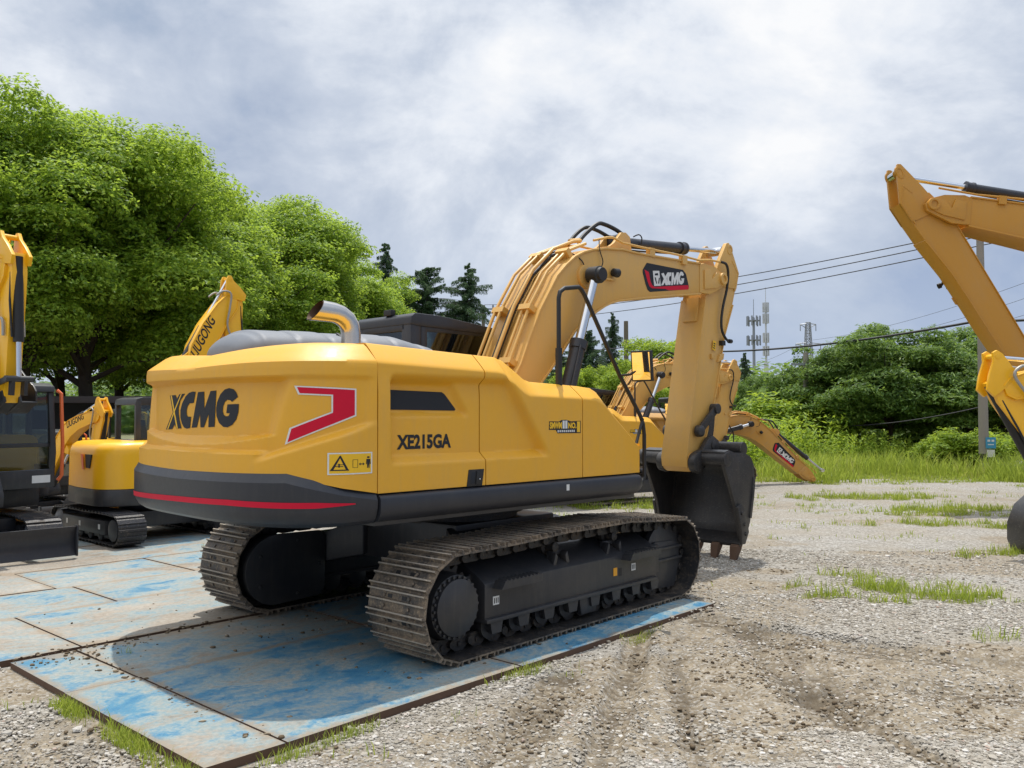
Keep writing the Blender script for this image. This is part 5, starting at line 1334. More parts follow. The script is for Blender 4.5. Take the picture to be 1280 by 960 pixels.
def make_grass():
    rs = np.random.RandomState(12)
    sets = []
    X, Y = wedge(rs, 420000, 3.7, 23, power=.85); _, d, g = ground_fields(X, Y)
    keep = (~on_plates(X, Y, .0)) & (rs.rand(len(X)) < np.clip((g-.18)*1.15, 0, 1)**1.6); X, Y, g = X[keep], Y[keep], g[keep]
    n = len(X); tuft = fbm(X*5, Y*5, 4, 2); sets.append((X, Y, (.035+.14*rs.rand(n)**1.6*g)*(.6+.9*tuft), .0035+.004*rs.rand(n)+.00035*Y))
    n = 95000; Y = 22.5+18*rs.rand(n)**1.4; X = -9+(Y*.62+9.5)*rs.rand(n)
    _, d, g = ground_fields(X, Y); k = rs.rand(n) < g; X, Y = X[k], Y[k]; n = len(X); tall = fbm(X*.5, Y*.5, 70, 3)
    sets.append((X, Y, (.10+.42*rs.rand(n)**1.4)*(.25+1.5*nstep(.35, .7, tall)), .014+.014*rs.rand(n)))
    # weeds along the plates' edges
    q = []
    for _ in range(2600):
        e = rs.rand()
        c = T2W(-3.36-.10*rs.rand()**1.5, rs.choice([.25, .3, .95, 1.1, 1.15, 1.7])+rs.normal(0, .10)) if e < .7 else T2W(rs.choice([-2.9, -2.5, -1.0, 0.4])+rs.normal(0, .12), 1.83+.1*rs.rand())
        q.append((c.x, c.y))
    q = np.array(q); n = len(q); sets.append((q[:, 0], q[:, 1], .02+.075*rs.rand(n)**1.5, .0028+.002*rs.rand(n)))
    q = np.array([T2W(*c)[:2] for c in ((-2.65, -.62), (.3, -4.9), (.36, -4.8), (.1, -3.35), (.05, -3.3)) for _ in range(22)])+rs.normal(0, .02, (110, 2))
    sets.append((q[:, 0], q[:, 1], .04+.10*rs.rand(110), np.full(110, .004)))
    X = np.concatenate([s[0] for s in sets]); Y = np.concatenate([s[1] for s in sets]); H = np.concatenate([s[2] for s in sets]); B = np.concatenate([s[3] for s in sets])
    n = len(X); z, _, _ = ground_fields(X, Y); z = np.where(Y > 22, 0, z); a = rs.rand(n)*6.283; dx, dy = np.cos(a), np.sin(a); la = rs.rand(n)*6.283; le = H*(.15+.55*rs.rand(n))
    lx, ly = np.cos(la)*le, np.sin(la)*le
    V = np.zeros((n, 5, 3))
    V[:, 0] = np.stack([X-dx*B/2, Y-dy*B/2, z-.005], -1); V[:, 1] = np.stack([X+dx*B/2, Y+dy*B/2, z-.005], -1)
    V[:, 2] = np.stack([X+dx*B*.4+lx*.35, Y+dy*B*.4+ly*.35, z+H*.55], -1); V[:, 3] = np.stack([X-dx*B*.4+lx*.35, Y-dy*B*.4+ly*.35, z+H*.55], -1)
    V[:, 4] = np.stack([X+lx, Y+ly, z+H*.95], -1)
    F = np.array([[0, 1, 2], [0, 2, 3], [3, 2, 4]])[None]+(np.arange(n)*5)[:, None, None]
    o = link(bpy.data.objects.new('grass', raw_mesh('grass', V.reshape(-1, 3), F.reshape(-1, 3), GRASS))); tag(o, kind='stuff')

# ------------------------------------------------------------------ trees
def rand_dirs(rs, n):
    d = rs.normal(size=(n, 3)); return d/np.linalg.norm(d, axis=1, keepdims=True)
def leaves_arr(C, N, ln, wd, rs):
    """rhombic leaves at C facing N"""
    n = len(C); t = np.cross(N, rand_dirs(rs, n)); t /= np.linalg.norm(t, axis=1, keepdims=True)+1e-9; b = np.cross(N, t)
    ln = np.broadcast_to(ln, (n,))[:, None]*(.7+.6*rs.rand(n, 1)); wd = np.broadcast_to(wd, (n,))[:, None]*(.7+.6*rs.rand(n, 1))
    V = np.stack([C-t*ln/2, C+b*wd/2+N*wd*.12, C+t*ln/2, C-b*wd/2+N*wd*.12], 1)
    F = np.arange(n*4).reshape(n, 4); return V.reshape(-1, 3), F
def crown_mesh(name, seed, mat, center, radii, nclump, per, crad, flat, leaf, shell=(.5, 1.), up=.35, bottom=-.85, cards=None):
    rs = np.random.RandomState(seed); C = []; N = []; cl = []
    k = 0
    while k < nclump:
        d = rand_dirs(rs, 1)[0]
        if d[2] < bottom: continue
        rho = shell[0]+(shell[1]-shell[0])*rs.rand()**.5
        wob = 1+.16*sin(3*atan2(d[1], d[0])+seed)+.10*sin(5*d[2]+seed*2)
        c = np.array(center)+d*np.array(radii)*rho*wob; r = crad*(.6+.75*rs.rand())
        cl.append((c, r)); k += 1
        n = int(per*(r/crad)**2); dd = rand_dirs(rs, n); dd[:, 2] = np.where(dd[:, 2] < -.35, -dd[:, 2]*.5, dd[:, 2])
        lump = 1+.22*np.sin(dd[:, 0]*5+k)*np.cos(dd[:, 1]*6+k*2)+.12*np.sin(dd[:, 2]*9+k)
        rr = r*(.5+.5*rs.rand(n)**.3)*lump
        P = c+dd*rr[:, None]*np.array([1, 1, flat]); C.append(P)
        q = dd*.6+np.array([0, 0, up+.25])+.75*rand_dirs(rs, n); q /= np.linalg.norm(q, axis=1, keepdims=True); N.append(q)
    C = np.concatenate(C); N = np.concatenate(N)
    V, F = leaves_arr(C, N, leaf[0], leaf[1], rs)
    return raw_mesh(name, V, F, mat), cl
def trunk_mesh(name, h0, r0, clumps, seed, lean=.0, nl=12, fork=.45):
    rs = random.Random(seed); mb = MB()
    top = Vector((lean, lean*.5, h0)); pts = [Vector((0, 0, -.2)), Vector((0, 0, .1)), top*.4+Vector((rs.uniform(-.12, .12), rs.uniform(-.12, .12), 0)), top]
    rr = [r0*1.35, r0*1.1, r0*.85, r0*.62]
    n = 10
    rings = []
    for p, R in zip(pts, rr): rings.append([(p.x+R*cos(2*pi*k/n), p.y+R*sin(2*pi*k/n), p.z) for k in range(n)])
    mb.loft(rings)
    cs = rs.sample(clumps, min(nl, len(clumps)))
    for c, r in cs:
        c = Vector(c); s = pts[2].lerp(top, rs.uniform(.3, 1.)); mid = s.lerp(c, .5)+Vector((rs.uniform(-.3, .3), rs.uniform(-.3, .3), .25))
        Pp = [s, s.lerp(mid, .5), mid, mid.lerp(c, .6), c]; rad = [r0*.42, r0*.32, r0*.22, r0*.14, r0*.06]
        rings = []
        for i, p in enumerate(Pp):
            d = (Pp[min(i+1, 4)]-Pp[max(i-1, 0)]).normalized(); u = d.orthogonal().normalized(); w = d.cross(u)
            rings.append([tuple(p+u*rad[i]*cos(2*pi*k/6)+w*rad[i]*sin(2*pi*k/6)) for k in range(6)])
        mb.loft(rings)
    return mb.mesh(name, BARK, flip=False)
def conifer_meshes(seed, H, R, layers=16, dense=1., droop=.25):
    rs = random.Random(seed); nr = np.random.RandomState(seed); mb = MB(); C = []; N = []
    n = 8; rings = []
    for k in range(7):
        q = k/6; rad = .22*(1-q)+.02; rings.append([(rad*cos(2*pi*j/n)+.1*sin(q*4), rad*sin(2*pi*j/n), -.2+H*q) for j in range(n)])
    mb.loft(rings)
    for i in range(layers):
        q = (i+.5)/layers; z0 = 1.4+(H-1.2)*q; L = R*(1-q)**.7+.30
        for j in range(rs.randint(3, 6)):
            a = rs.uniform(0, 2*pi); Lj = L*rs.choice((.35, .5, .6, .8, 1., 1.2)); rise = rs.uniform(.05, .55)*(1.3 if q > .8 else 1); pts = []
            for k in range(7):
                s = k/6; pts.append(Vector((cos(a)*Lj*s, sin(a)*Lj*s, z0+Lj*(rise*s-droop*1.6*s*s))))
            mb.tube(pts, [.03, .03, .022, .022, .014, .012, .008], 4)
            m = int(150*dense*Lj/2.)+14
            s = .08+.92*nr.rand(m); w = .17*(Lj+.25)*(.2+s*(1-s)*2.2)*(nr.rand(m)*2-1)
            for ss, ww in zip(s, w):
                b = pts[0].lerp(pts[-1], ss); z = z0+Lj*(rise*ss-droop*1.6*ss*ss)-abs(ww)*.5-.30*nr.rand()**2.2*min(1., Lj)
                C.append((b.x-sin(a)*ww, b.y+cos(a)*ww, z)); N.append((nr.normal()*.9, nr.normal()*.9, .7))
    C = np.array(C); N = np.array(N); N /= np.linalg.norm(N, axis=1, keepdims=True)
    V, F = leaves_arr(C, N, .19, .035, nr); V2, F2 = leaves_arr(C-[0, 0, .05], N+.6*rand_dirs(nr, len(C)), .17, .03, nr)
    V = np.concatenate([V, V2]); F = np.concatenate([F, F2+len(C)*4])
    return raw_mesh('crown', V, F, NEEDLE), mb.mesh('trunk', BARK, flip=False)
def plant_tree(name, cm, tm, loc, rz, s, label, cat, group, sz=None):
    o = empty(name, loc, rz); o.scale = (s, s, sz or s); tag(o, label, cat, group)
    c = link(bpy.data.objects.new('crown', cm)); c.parent = o
    if tm: q = link(bpy.data.objects.new('trunk', tm)); q.parent = o
    return o
def ground_at(u, Y): p = at(u, 517, Y); return (p.x, p.y, -.02)

def make_trees():
    big = []
    for k, sd in enumerate((11, 23, 37)):
        cm, cl = crown_mesh('crown', sd, LEAF, (0, 0, 6.75), (3.3, 3.3, 3.85), 76, 1700, 1.12, .82, (.135, .072), shell=(.62, 1.), bottom=-.8)
        big.append((cm, trunk_mesh('trunk', 4.6, .24, cl, sd, .2, 16)))
    H0 = 12.4
    row = [(-62, 118, 22.5, 'out of the picture edge'), (30, 122, 24, 'with the first tall crown above the cab boom'), (112, 138, 26, 'with the rounded top over the yellow compact excavator'), (200, 180, 29.5, 'behind the boom lettering of the compact excavator'),
           (268, 203, 33, 'rising behind the raised stick'), (345, 244, 38, 'behind the exhaust pipe'), (420, 300, 44.5, 'lower than the others, behind the exhaust mouth'), (466, 338, 50, 'smallest of the row beside the cedars')]
    for i, (u, v, Y, w) in enumerate(row):
        top = at(u, v, Y).z; cm, tm = big[i % 3]
        H0 = .99*max(v_.co.z for v_ in cm.vertices); plant_tree('broadleaf_tree', cm, tm, ground_at(u, Y), i*1.3+.4, 1.1*top/H0, 'tall bright green broadleaf tree '+w, 'tree', 'row of tall broadleaf trees', sz=top/H0)
    rs = random.Random(4)
    for i, (u, v, Y) in enumerate([(-20, 190, 31), (75, 215, 34), (150, 235, 37), (232, 262, 41), (300, 300, 46), (385, 345, 52), (330, 372, 33)]):
        cm, tm = big[(i+1) % 3]; top = at(u, v, Y).z
        plant_tree('broadleaf_tree', cm, tm, ground_at(u, Y), i*2.1, top/H0, ['shaded broadleaf tree in the second row, behind the two tallest crowns', 'darker broadleaf tree in the second row beyond the compact cabs', 'second-row broadleaf tree showing between the crowns above the long roof', 'broadleaf tree filling the gap beyond the raised yellow stick', 'second-row broadleaf tree beyond the grey engine cover', 'last second-row broadleaf tree before the cedars', 'low young broadleaf tree behind the counterweight'][i], 'tree', 'second row of broadleaf trees')
    # cedars beyond the cab
    ced = [conifer_meshes(5, 12.5, 3.2, 44, 2.2), conifer_meshes(9, 12.5, 5.0, 46, 2.2, .12), conifer_meshes(14, 12.5, 4.2, 46, 2.2, .2)]
    for i, (u, v, Y, sx, lab) in enumerate([(480, 307, 56, .75, 'tall thin dark cedar beside the last broadleaf tree'), (533, 337, 52, 1.15, 'broad flat-topped cedar above the cab roof'), (584, 334, 52, 1.0, 'pointed dark cedar nearest the yellow boom'), (505, 352, 58, .9, 'dense cedar between the thin and the flat-topped ones'), (735, 415, 50, .95, 'dark conifer seen under the boom beside the cylinder'), (766, 393, 54, .55, 'narrow spired conifer beside the wooden pole'), (932, 442, 60, .8, 'dark bluish conifer next to the stick'), (700, 440, 56, .9, 'dark conifer half hidden by the boom cylinder')]):
        top = at(u, v, Y).z; cm, tm = ced[i % 3]; s = top/12.5
        plant_tree('cedar_tree', cm, tm, ground_at(u, Y), i*1.7, s*sx, lab, 'tree', 'dark conifers', sz=s)
    rnd, cl = crown_mesh('crown', 51, BRIGHT, (0, 0, 3.3), (2.6, 2.6, 2.2), 70, 800, .8, .75, (.15, .08), shell=(.4, 1.)); rt = trunk_mesh('trunk', 2.2, .14, cl, 3)
    for i, (u, v, Y, s, lab) in enumerate([(832, 428, 44, 1.0, 'round yellow-green tree under the boom decal'), (880, 470, 40, .8, 'light green tree behind the lowered stick'), (780, 452, 40, .8, 'mid green bushy tree behind the mirror'), (722, 462, 42, .8, 'bushy light tree under the bend of the boom')]):
        top = at(u, v, Y).z; k = top/5.6; plant_tree('round_tree', rnd, rt, ground_at(u, Y), i*1.9, k*s, lab, 'tree', 'light round trees behind the boom', sz=k)
    # grove on the right
    gro = []
    for sd in (61, 72, 83):
        cm, cl = crown_mesh('crown', sd, LEAF2, (0, 0, 3.15), (3.3, 3.3, 2.45), 130, 480, .78, .66, (.22, .07), shell=(.35, 1.), up=.5, bottom=-.75); gro.append((cm, trunk_mesh('trunk', 2.3, .15, cl, sd, .3, 18)))
    gl = [(955, 478, 40, .8, 'low dark grove tree beside the stick'), (1000, 462, 36, .85, 'grove tree beside the slim concrete pole'), (1052, 430, 34, 1.05, 'tall spreading grove tree beyond the slim concrete pole'), (1112, 421, 33, 1.1, 'tallest feathery grove tree in the middle'), (1172, 430, 34, 1.05, 'spreading grove tree left of the near concrete pole'), (1205, 420, 35, .9, 'feathery grove tree with a raised top by the near concrete pole'), (1262, 436, 36, 1.0, 'grove tree behind the long orange stick'), (1330, 430, 36, 1.0, 'grove tree out beyond the picture edge'), (1080, 470, 41, 1., 'rear grove tree in the dark middle of the grove'), (1150, 475, 40, 1., 'rear grove tree behind the clipped bush'), (1010, 490, 42, 1., 'rear grove tree behind the laid-down boom'), (1230, 480, 41, 1., 'rear grove tree behind the blue pole plate')]
    for i, (u, v, Y, s, lab) in enumerate(gl):
        cm, tm = gro[i % 3]; top = at(u, v, Y).z; k = top/5.75
        plant_tree('grove_tree', cm, tm, ground_at(u, Y), i*2.3, k*s*.95, lab, 'tree', 'trees of the grove', sz=k)
    # bushes and tall weeds at the foot of the grove
    bs, _ = crown_mesh('foliage', 91, BRIGHT, (0, 0, .55), (.95, .95, .62), 60, 130, .30, 1.0, (.15, .045), shell=(.2, 1.), up=.9, bottom=-.5)
    rs2 = np.random.RandomState(8); C = []; N = []
    for _ in range(70):
        a, q = rs2.rand()*6.28, rs2.rand()**.5; x, y, h = cos(a)*q*.8, sin(a)*q*.8, .7+.75*rs2.rand()
        for k in range(26):
            s = rs2.rand(); b = rs2.rand()*6.28; C.append((x+cos(b)*.07+.1*s*cos(a), y+sin(b)*.07+.1*s*sin(a), h*s)); N.append((cos(b)*.6, sin(b)*.6, .7))
    C = np.array(C); N = np.array(N); N /= np.linalg.norm(N, axis=1, keepdims=True); V, F = leaves_arr(C, N, .17, .04, rs2); wd = raw_mesh('foliage', V, F, BRIGHT)
    bl = [(1190, 28, .9, 1, 'dense yellow-green bush before the near concrete pole'), (1222, 27, 1.0, 1, 'tallest part of the clipped bush under the blue plate'), (1168, 29, .7, 1, 'small bush at the end of the clipped hedge'), (1245, 28, .8, 1, 'bush beside the pile of rubble'),
          (1015, 31, 1.3, 0, 'tall bright weeds at the slim concrete pole'), (1045, 29.5, .8, 0, 'weeds between the pole and the grove'), (1075, 30, .9, 0, 'bright weeds in front of the dark grove'), (1105, 30, .75, 0, 'feathery weeds before the grove middle'), (1135, 31, .65, 0, 'low weeds before the dark trunks'), (985, 30, 1.1, 0, 'weeds beside the laid-down boom'), (955, 29, 1.2, 0, 'weeds behind the laid-down boom'), (930, 28, 1.2, 0, 'weeds next to the bucket'), (1270, 30, 1.0, 0, 'weeds behind the yellow compact arm'), (1000, 33, 1.9, 1, 'light green sapling before the grove'), (1030, 34, 1.5, 1, 'light green shrub beside the sapling')]
    for i, (u, Y, s, kind, lab) in enumerate(bl):
        o = link(bpy.data.objects.new('bush' if kind else 'weed_clump', bs if kind else wd)); o.location = ground_at(u, Y); o.rotation_euler.z = i*1.1; o.scale = (s*1.05, s*1.05, s); tag(o, lab, 'bush' if kind else 'weeds', 'bushes at the foot of the grove' if kind else 'weeds at the foot of the grove')
    # far wood that closes the view
    rs = np.random.RandomState(44); C = []; N = []
    for k in range(520):
        a = rs.uniform(-1.25, 1.25); D = rs.uniform(78, 100); c = np.array([sin(a)*D, cos(a)*D, rs.uniform(.3, 4.6)]); r = 1.6+1.5*rs.rand(); n = 150; dd = rand_dirs(rs, n); C.append(c+dd*r*(.6+.4*rs.rand(n, 1))*[1.5, 1.5, 1]); N.append(dd+[0, 0, .6])
    C = np.concatenate(C); N = np.concatenate(N); N /= np.linalg.norm(N, axis=1, keepdims=True); V, F = leaves_arr(C, N, .9, .55, rs)
    o = link(bpy.data.objects.new('woods', raw_mesh('woods', V, F, LEAF2))); tag(o, kind='stuff')
    C = []; N = []
    for k in range(400):
        u = rs.uniform(-160, 560); Y = lin(u, [-160, 560], [24, 60])+rs.uniform(1, 6)
        if k > 250: u = rs.uniform(930, 1420); Y = rs.uniform(37, 43)
        p = at(u, 517, Y); r = .8+.6*rs.rand(); n = 190; dd = rand_dirs(rs, n); C.append(np.array([p.x, p.y, rs.uniform(.2, 2.0)])+dd*r*(.5+.5*rs.rand(n, 1))); N.append(dd+[0, 0, .5])
    C = np.concatenate(C); N = np.concatenate(N); N /= np.linalg.norm(N, axis=1, keepdims=True); V, F = leaves_arr(C, N, .30, .15, rs)
    o = link(bpy.data.objects.new('undergrowth', raw_mesh('undergrowth', V, F, LEAF2))); tag(o, kind='stuff')

# ------------------------------------------------------------------ poles, wires, towers
CONC = plain('weathered_concrete', (.30, .275, .24), .9, spec=.2)
WOOD = plain('grey_wooden_pole', (.20, .165, .13), .9, spec=.2)
GALV = plain('galvanised_steel', (.30, .32, .35), .5, .5)
PALE = plain('pale_tower_steel', (.55, .57, .60), .5)
WIRE = plain('cable_sheath', (.03, .03, .035), .6)
def sag(a, b, d, n=24):
    return [tuple(a.lerp(b, k/n)-Vector((0, 0, d*4*(k/n)*(1-k/n)))) for k in range(n+1)]
def wire(name, a, b, d, r, label, group):
    mb = MB(); mb.tube(sag(Vector(a), Vector(b), d), r, 5); o = mb.build(name, WIRE, flip=False); tag(o, label, 'cable', group); return o
def lattice(mb, base, w0, w1, h, n, r):
    for k in range(n):
        z0, z1 = h*k/n, h*(k+1)/n; a0 = w0+(w1-w0)*k/n; a1 = w0+(w1-w0)*(k+1)/n
        c0 = [(base[0]+sx*a0/2, base[1]+sy*a0/2, z0) for sx, sy in ((-1, -1), (1, -1), (1, 1), (-1, 1))]; c1 = [(base[0]+sx*a1/2, base[1]+sy*a1/2, z1) for sx, sy in ((-1, -1), (1, -1), (1, 1), (-1, 1))]
        for i in range(4):
            j = (i+1) % 4; mb.tube([c0[i], c1[i]], r, 4); mb.tube([c0[i], c1[j]], r*.6, 4); mb.tube([c0[j], c1[i]], r*.6, 4); mb.tube([c1[i], c1[j]], r*.6, 4)
def make_site():
    # near concrete pole
    b = ground_at(1229, 26.); top = at(1226, 286, 26).z
    o = empty('utility_pole', b); tag(o, 'tall concrete pole with a small blue number plate', 'utility pole', 'concrete poles')
    mb = MB(); mb.lathe((0, 0, -.1), (0, 0, 1), [(0, .145), (top+.1, .10), (top+.11, 0)], 18); mb.build('pole', CONC, o, flip=False)
    mb = MB(); zz_ = at(1233, 553, 25.8).z; mb.box(-.03, .27, -.17, -.155, zz_-.16, zz_+.17); mb.mi = 1
    mb.box(.02, .10, -.173, -.1705, zz_+.04, zz_+.10); mb.box(.14, .22, -.173, -.1705, zz_+.04, zz_+.10); mb.box(.03, .21, -.173, -.1705, zz_-.06, zz_-.03); mb.box(-.0, .24, -.16, -.156, zz_-.42, zz_-.2)
    mb.build('number_plate', [M['decal_blue'], M['white']], o, flip=False)
    mb = MB(); mb.box(-.22, .22, -.16, -.10, top-.22, top-.14)
    for x in (-.18, .18): mb.lathe((x, -.13, top-.12), (0, 0, 1), [(0, .04), (.05, .05), (.12, .03), (.13, 0)], 8)
    mb.build('crossarm', GALV, o, flip=False)
    mb = MB(); mb.lathe((0, 0, zz_-.6), (0, 0, 1), [(0, .146), (.28, .144)], 18); mb.build('warning_band', M['rubber'], o, flip=False)
    # slim concrete pole
    b2 = ground_at(1008, 33.5); t2 = at(1008, 440, 33.5).z
    o = empty('utility_pole', b2); tag(o, 'slim concrete pole standing in the bright weeds', 'utility pole', 'concrete poles')
    mb = MB(); mb.lathe((0, 0, -.1), (0, 0, 1), [(0, .15), (t2+.1, .10), (t2+.11, 0)], 14); mb.build('pole', CONC, o, flip=False)
    mb = MB(); mb.box(-.6, .6, -.14, -.08, t2-.5, t2-.42); mb.build('crossarm', GALV, o, flip=False)
    # wooden pole
    b3 = ground_at(783, 48.); t3 = at(783, 401, 48).z
    o = empty('wooden_pole', b3); tag(o, 'grey wooden pole behind the mirror', 'utility pole')
    mb = MB(); mb.lathe((0, 0, -.1), (0, 0, 1), [(0, .17), (t3+.1, .12), (t3+.11, 0)], 12); mb.build('pole', WOOD, o, flip=False)
    mb = MB(); mb.box(-.12, .5, -.17, -.12, t3-1.62, t3-1.52); mb.build('crossarm', GALV, o, flip=False)
    far = at(606, 381, 62)
    o = empty('wooden_pole', ground_at(604, 62.)); tag(o, 'pole with insulators among the cedars', 'utility pole')
    mb = MB(); mb.lathe((0, 0, -.1), (0, 0, 1), [(0, .17), (far.z+.1, .12), (far.z+.11, 0)], 12); mb.build('pole', WOOD, o, flip=False)
    mb = MB(); mb.box(-.9, .9, -.15, -.08, far.z-.35, far.z-.25)
    for x in (-.7, .0, .7): mb.lathe((x, -.12, far.z-.25), (0, 0, 1), [(0, .05), (.1, .07), (.25, .05), (.26, 0)], 8)
    mb.build('crossarm', GALV, o, flip=False)
    # wires: from the cedars over the boom to the near pole and on
    Tp = at(1226, 290, 26)
    for k, (u, v, dz) in enumerate(((606, 381, 0), (606, 392, 0), (606, 402, 0))):
        a = at(u, v, 62); e = at(1222+4*k, (287, 295, 306)[k], 26); wire('power_line', a, e, .55, .018, ('topmost', 'middle', 'lowest')[k]+' of the three wires that pass under the boom decal', 'three overhead wires')
        e2 = e+(e-a).normalized()*14+Vector((0, 0, .8)); wire('power_line', e, e2, .1, .016, ('topmost', 'middle', 'lowest')[k]+' wire leaving the near pole past the orange boom', 'overhead wires past the near pole')
    p3 = at(783, 434, 48); pn = at(1229, 400, 26)
    wire('cable', p3, pn, .55, .042, 'thick black cable from the wooden pole to the near concrete pole', 'thick cables')
    wire('cable', at(640, 437, 62), p3, .2, .03, 'thin cable reaching the wooden pole behind the boom', 'thick cables')
    wire('cable', pn, at(1420, 372, 20), .2, .042, 'thick black cable beyond the near pole behind the orange stick', 'thick cables')
    wire('cable', at(1229, 508, 26), at(1008, 532, 33.4), .22, .018, 'low cable in front of the dark grove', 'thick cables')
    wire('cable', at(1008, 532, 33.4), at(880, 530, 48), .2, .018, 'low cable behind the laid-down boom', 'thick cables')
    # pylon and towers far away
    P = at(1010, 403, 210); o = empty('lattice_pylon', (P.x, P.y, 0)); tag(o, 'grey lattice pylon with three crossarms beyond the grove', 'pylon')
    mb = MB(); lattice(mb, (0, 0), 3., .9, P.z, 18, .10); mb.build('lattice_mast', GALV, o, flip=False)
    for k, (dz, L) in enumerate(((.3, 1.9), (5., 3.0), (10., 3.4))):
        mb = MB()
        for sx in (-1, 1):
            mb.tube([(sx*.4, -.4, P.z-dz), (sx*L, 0, P.z-dz-.2)], .11, 4); mb.tube([(sx*.4, .4, P.z-dz-1.), (sx*L, 0, P.z-dz-.2)], .10, 4); mb.tube([(sx*L, 0, P.z-dz-.2), (sx*L, 0, P.z-dz-1.8)], .10, 4)
        mb.build('crossarm', GALV, o, flip=False)
    for k, (u0, v0, u1, v1) in enumerate(((1016, 425, 1330, 335), (1016, 437, 1330, 356), (1016, 450, 1330, 378), (1004, 428, 905, 462), (1004, 440, 905, 478))):
        a = at(u0, v0, 209); e = at(u1, v1, 120 if u1 > 1010 else 260); wire('power_line', a, e, 1.5, .03, ('highest faint line running from the pylon to the picture edge', 'second faint line from the pylon to the picture edge', 'lowest faint line from the pylon to the picture edge', 'upper faint line between the pylon and the towers', 'lower faint line between the pylon and the towers')[k], 'faint high-voltage lines')
    P = at(942, 397, 150); o = empty('antenna_mast', (P.x, P.y, 0)); tag(o, 'grey monopole mast with two rings of antennas', 'antenna mast', 'antenna masts')
    mb = MB(); mb.lathe((0, 0, 0), (0, 0, 1), [(0, .34), (P.z, .20), (P.z+.01, .06), (P.z+3.2, .05), (P.z+3.21, 0)], 10); mb.build('mast', GALV, o, flip=False)
    def antennas(o, zs, R, mat_, h=1.7):
        for z in zs:
            mb = MB(); mb.lathe((0, 0, z), (0, 0, 1), [(0, R*.9), (.12, R*.9)], 14)
            for k in range(9):
                a = 2*pi*k/9; mb.tube([(0, 0, z), (R*cos(a), R*sin(a), z)], .05, 4); st = len(mb.v); mb.box(-.12, .12, -.08, .08, -h/2, h/2); mb.xf(Matrix.Translation((R*cos(a), R*sin(a), z)) @ Matrix.Rotation(a+pi/2, 4, 'Z'), st)
            mb.build('antenna_ring', mat_, o, flip=False)
    antennas(o, (P.z-.6, P.z-4.0), 1.15, GALV)
    P = at(957, 378, 170); o = empty('antenna_mast', (P.x, P.y, 0)); tag(o, 'pale slender mast with stacked antennas and a thin spike', 'antenna mast', 'antenna masts')
    mb = MB(); mb.lathe((0, 0, 0), (0, 0, 1), [(0, .55), (P.z-12, .45), (P.z-11.9, .22), (P.z, .16), (P.z+.01, .07), (P.z+3, .05), (P.z+3.01, 0)], 10); mb.build('mast', PALE, o, flip=False)
    antennas(o, (P.z-1, P.z-3.2, P.z-7, P.z-9.6), .55, PALE, 1.9)
    # long dark shed behind the compact machines
    o = empty('open_shed', T_shed); o.rotation_euler.z = radians(-4); tag(o, 'long low shed with a dark flat roof behind the compact excavators', 'shed')
    mb = MB(); mb.box(-3.4, 3.0, -1.2, 1.2, 2.08, 2.26); mb.build('roof', plain('dark_roof_sheet', (.045, .035, .035), .7), o, flip=False, bevel=.02)
    dk = plain('dark_shed_wall', (.03, .03, .032), .8)
    mb = MB(); mb.box(-3.3, 2.9, 1.0, 1.1, 0, 2.08); mb.build('rear_wall', dk, o, flip=False)
    for x in (-3.2, -1.2, .8, 2.8): mb = MB(); mb.box(x-.06, x+.06, -1.1, -.98, 0, 2.08); mb.build('post', dk, o, flip=False)
    # rubble heap and a wire coil at the laid-down boom
    rs = np.random.RandomState(6); V0, F0 = ico(); V = []; F = []
    for k in range(60):
        s = rs.uniform(.06, .2); c = np.array([rs.normal(0, .45), rs.normal(0, .3), max(0, .38-.4*rs.rand())*rs.rand()]); F.append(F0+len(V)*12); V.append(V0*s*(.6+.7*rs.rand(12, 1))*[1.2, 1, .7]+c)
    o = link(bpy.data.objects.new('rubble_heap', raw_mesh('rubble_heap', np.concatenate(V), np.concatenate(F), plain('pale_rubble', (.40, .37, .34), .9)))); o.location = ground_at(1275, 26.5); tag(o, 'low heap of pale rubble in the grass', 'rubble heap')
T_shed = tuple(at(112, 517, 24.)[:2])+(0.,)

# ------------------------------------------------------------------ build the place
make_ground(); make_plates(); make_stones(); make_grass(); make_trees(); make_site()

EK = make_excavator_kit()
def excavator(loc, heading, label, group, near, swap=None, skip=(), long=1., size=1., **pose):
    """heading in degrees, clockwise from straight ahead of the camera"""
    o = empty('crawler_excavator', loc, pi/2-radians(heading)); tag(o, label, 'excavator', group); o.scale = (size,)*3
    p = exc_pose(**pose)
    if long != 1.:                                            # a machine with a longer stick
        d = Vector((S2[0]-B1[0], 0, S2[1]-B1[1])).normalized(); P = Vector((B1[0], 0, B1[1]))
        p['stick'] = p['stick'] @ Matrix.Translation(P) @ Matrix.Diagonal((.70, .9, long, 1.)) @ Matrix.Translation(-P)
        A = pin(p['boom'], ACB); B = pin(p['stick'], ACT); p['ac_b'] = aim(A, B); p['ac_r'] = aim(B, A)
    EK.spawn(o, p, near, swap, skip); return o
excavator((ORG.x, ORG.y, .0), 41.765, 'large yellow crawler excavator on blue steel plates with its bucket set on the gravel', 'large excavators', True, swing=radians(-3))
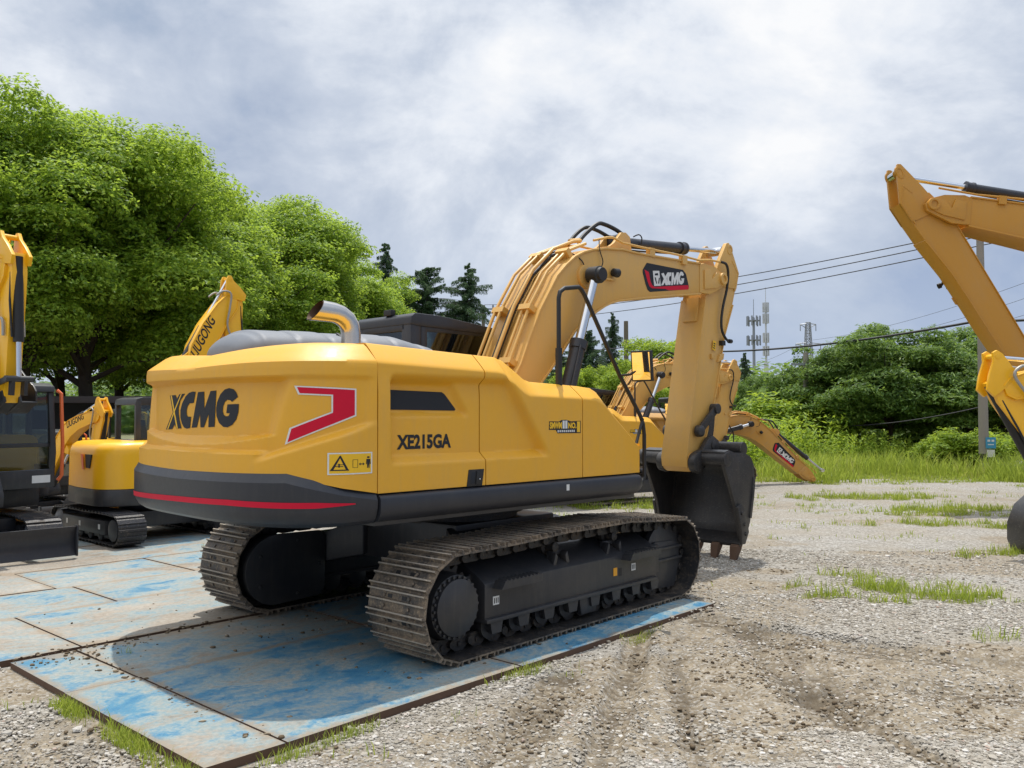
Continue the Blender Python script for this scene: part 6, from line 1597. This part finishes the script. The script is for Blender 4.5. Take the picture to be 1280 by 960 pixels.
sw = {'yellow_paint': M['old_yellow'], 'boom_yellow_paint': M['old_yellow']}
so = {'yellow_paint': M['orange_yellow'], 'boom_yellow_paint': M['orange_yellow']}
excavator((4.10, 21.9, 0), 81, 'far excavator behind the bucket whose boom is laid down on the grass', 'large excavators', False, sw, ('stick', 'bucket', 'kc_b', 'kc_r'), size=.8, boom=radians(-45), stick=radians(20))
excavator((1.75, 18.3, 0), 56, 'far excavator with a raised boom, mostly hidden behind the large one', 'large excavators', False, None, size=.85, boom=radians(-5.7), stick=radians(6))
excavator((14.65, 17., 0), -90, 'excavator at the picture edge with only its long orange arm in view', 'large excavators', False, so, ('bucket', 'kc_b', 'kc_r', 'rocker_link', 'logo_decal', 'warning_label'), long=1.3, size=1.5, boom=radians(5.5), stick=radians(-28.5))

MK = make_mini_kit()
def compact(loc, heading, s, label, skip=(), **pose):
    o = empty('compact_excavator', loc, pi/2-radians(heading)); o.scale = (s, s, s); tag(o, label, 'excavator', 'compact excavators'); MK.spawn(o, mini_pose(**pose), skip=skip); return o
p = gnd(50, 711); dv = Vector((sin(radians(134)), cos(radians(134)), 0))
compact((p.x-dv.x*1.5-.68, p.y-dv.y*1.5-.1, .025), 134, 1.06, 'compact excavator with a dozer blade, orange grab rail and upright stick before its cab', swing=radians(11), boom=radians(14), stick=radians(-13), bucket=radians(-155), reach=1.12)
p = gnd(140, 684)
compact((p.x+.05, p.y+1.05, .025), 312, .98, 'compact excavator showing its yellow counterweight, arm raised behind the large machine', swing=radians(266), boom=radians(17), stick=radians(-15), bucket=radians(-40), reach=1.27)
compact((-8.35, 14.84, 0), 118, .74, 'small compact excavator whose folded yellow boom shows over the yellow counterweight', boom=radians(-20), stick=radians(10), bucket=radians(-60))
p = at(140, 517, 17.5)
compact((p.x, p.y, 0), 140, .92, 'dark-cabbed compact excavator at the far side under the long roof', boom=radians(-38), stick=radians(10))
compact((10.25, 11.2, 0), -90, 1.25, 'chrome yellow compact excavator at the picture edge with its arm and bucket in view', boom=radians(-40), stick=radians(10), bucket=radians(55))
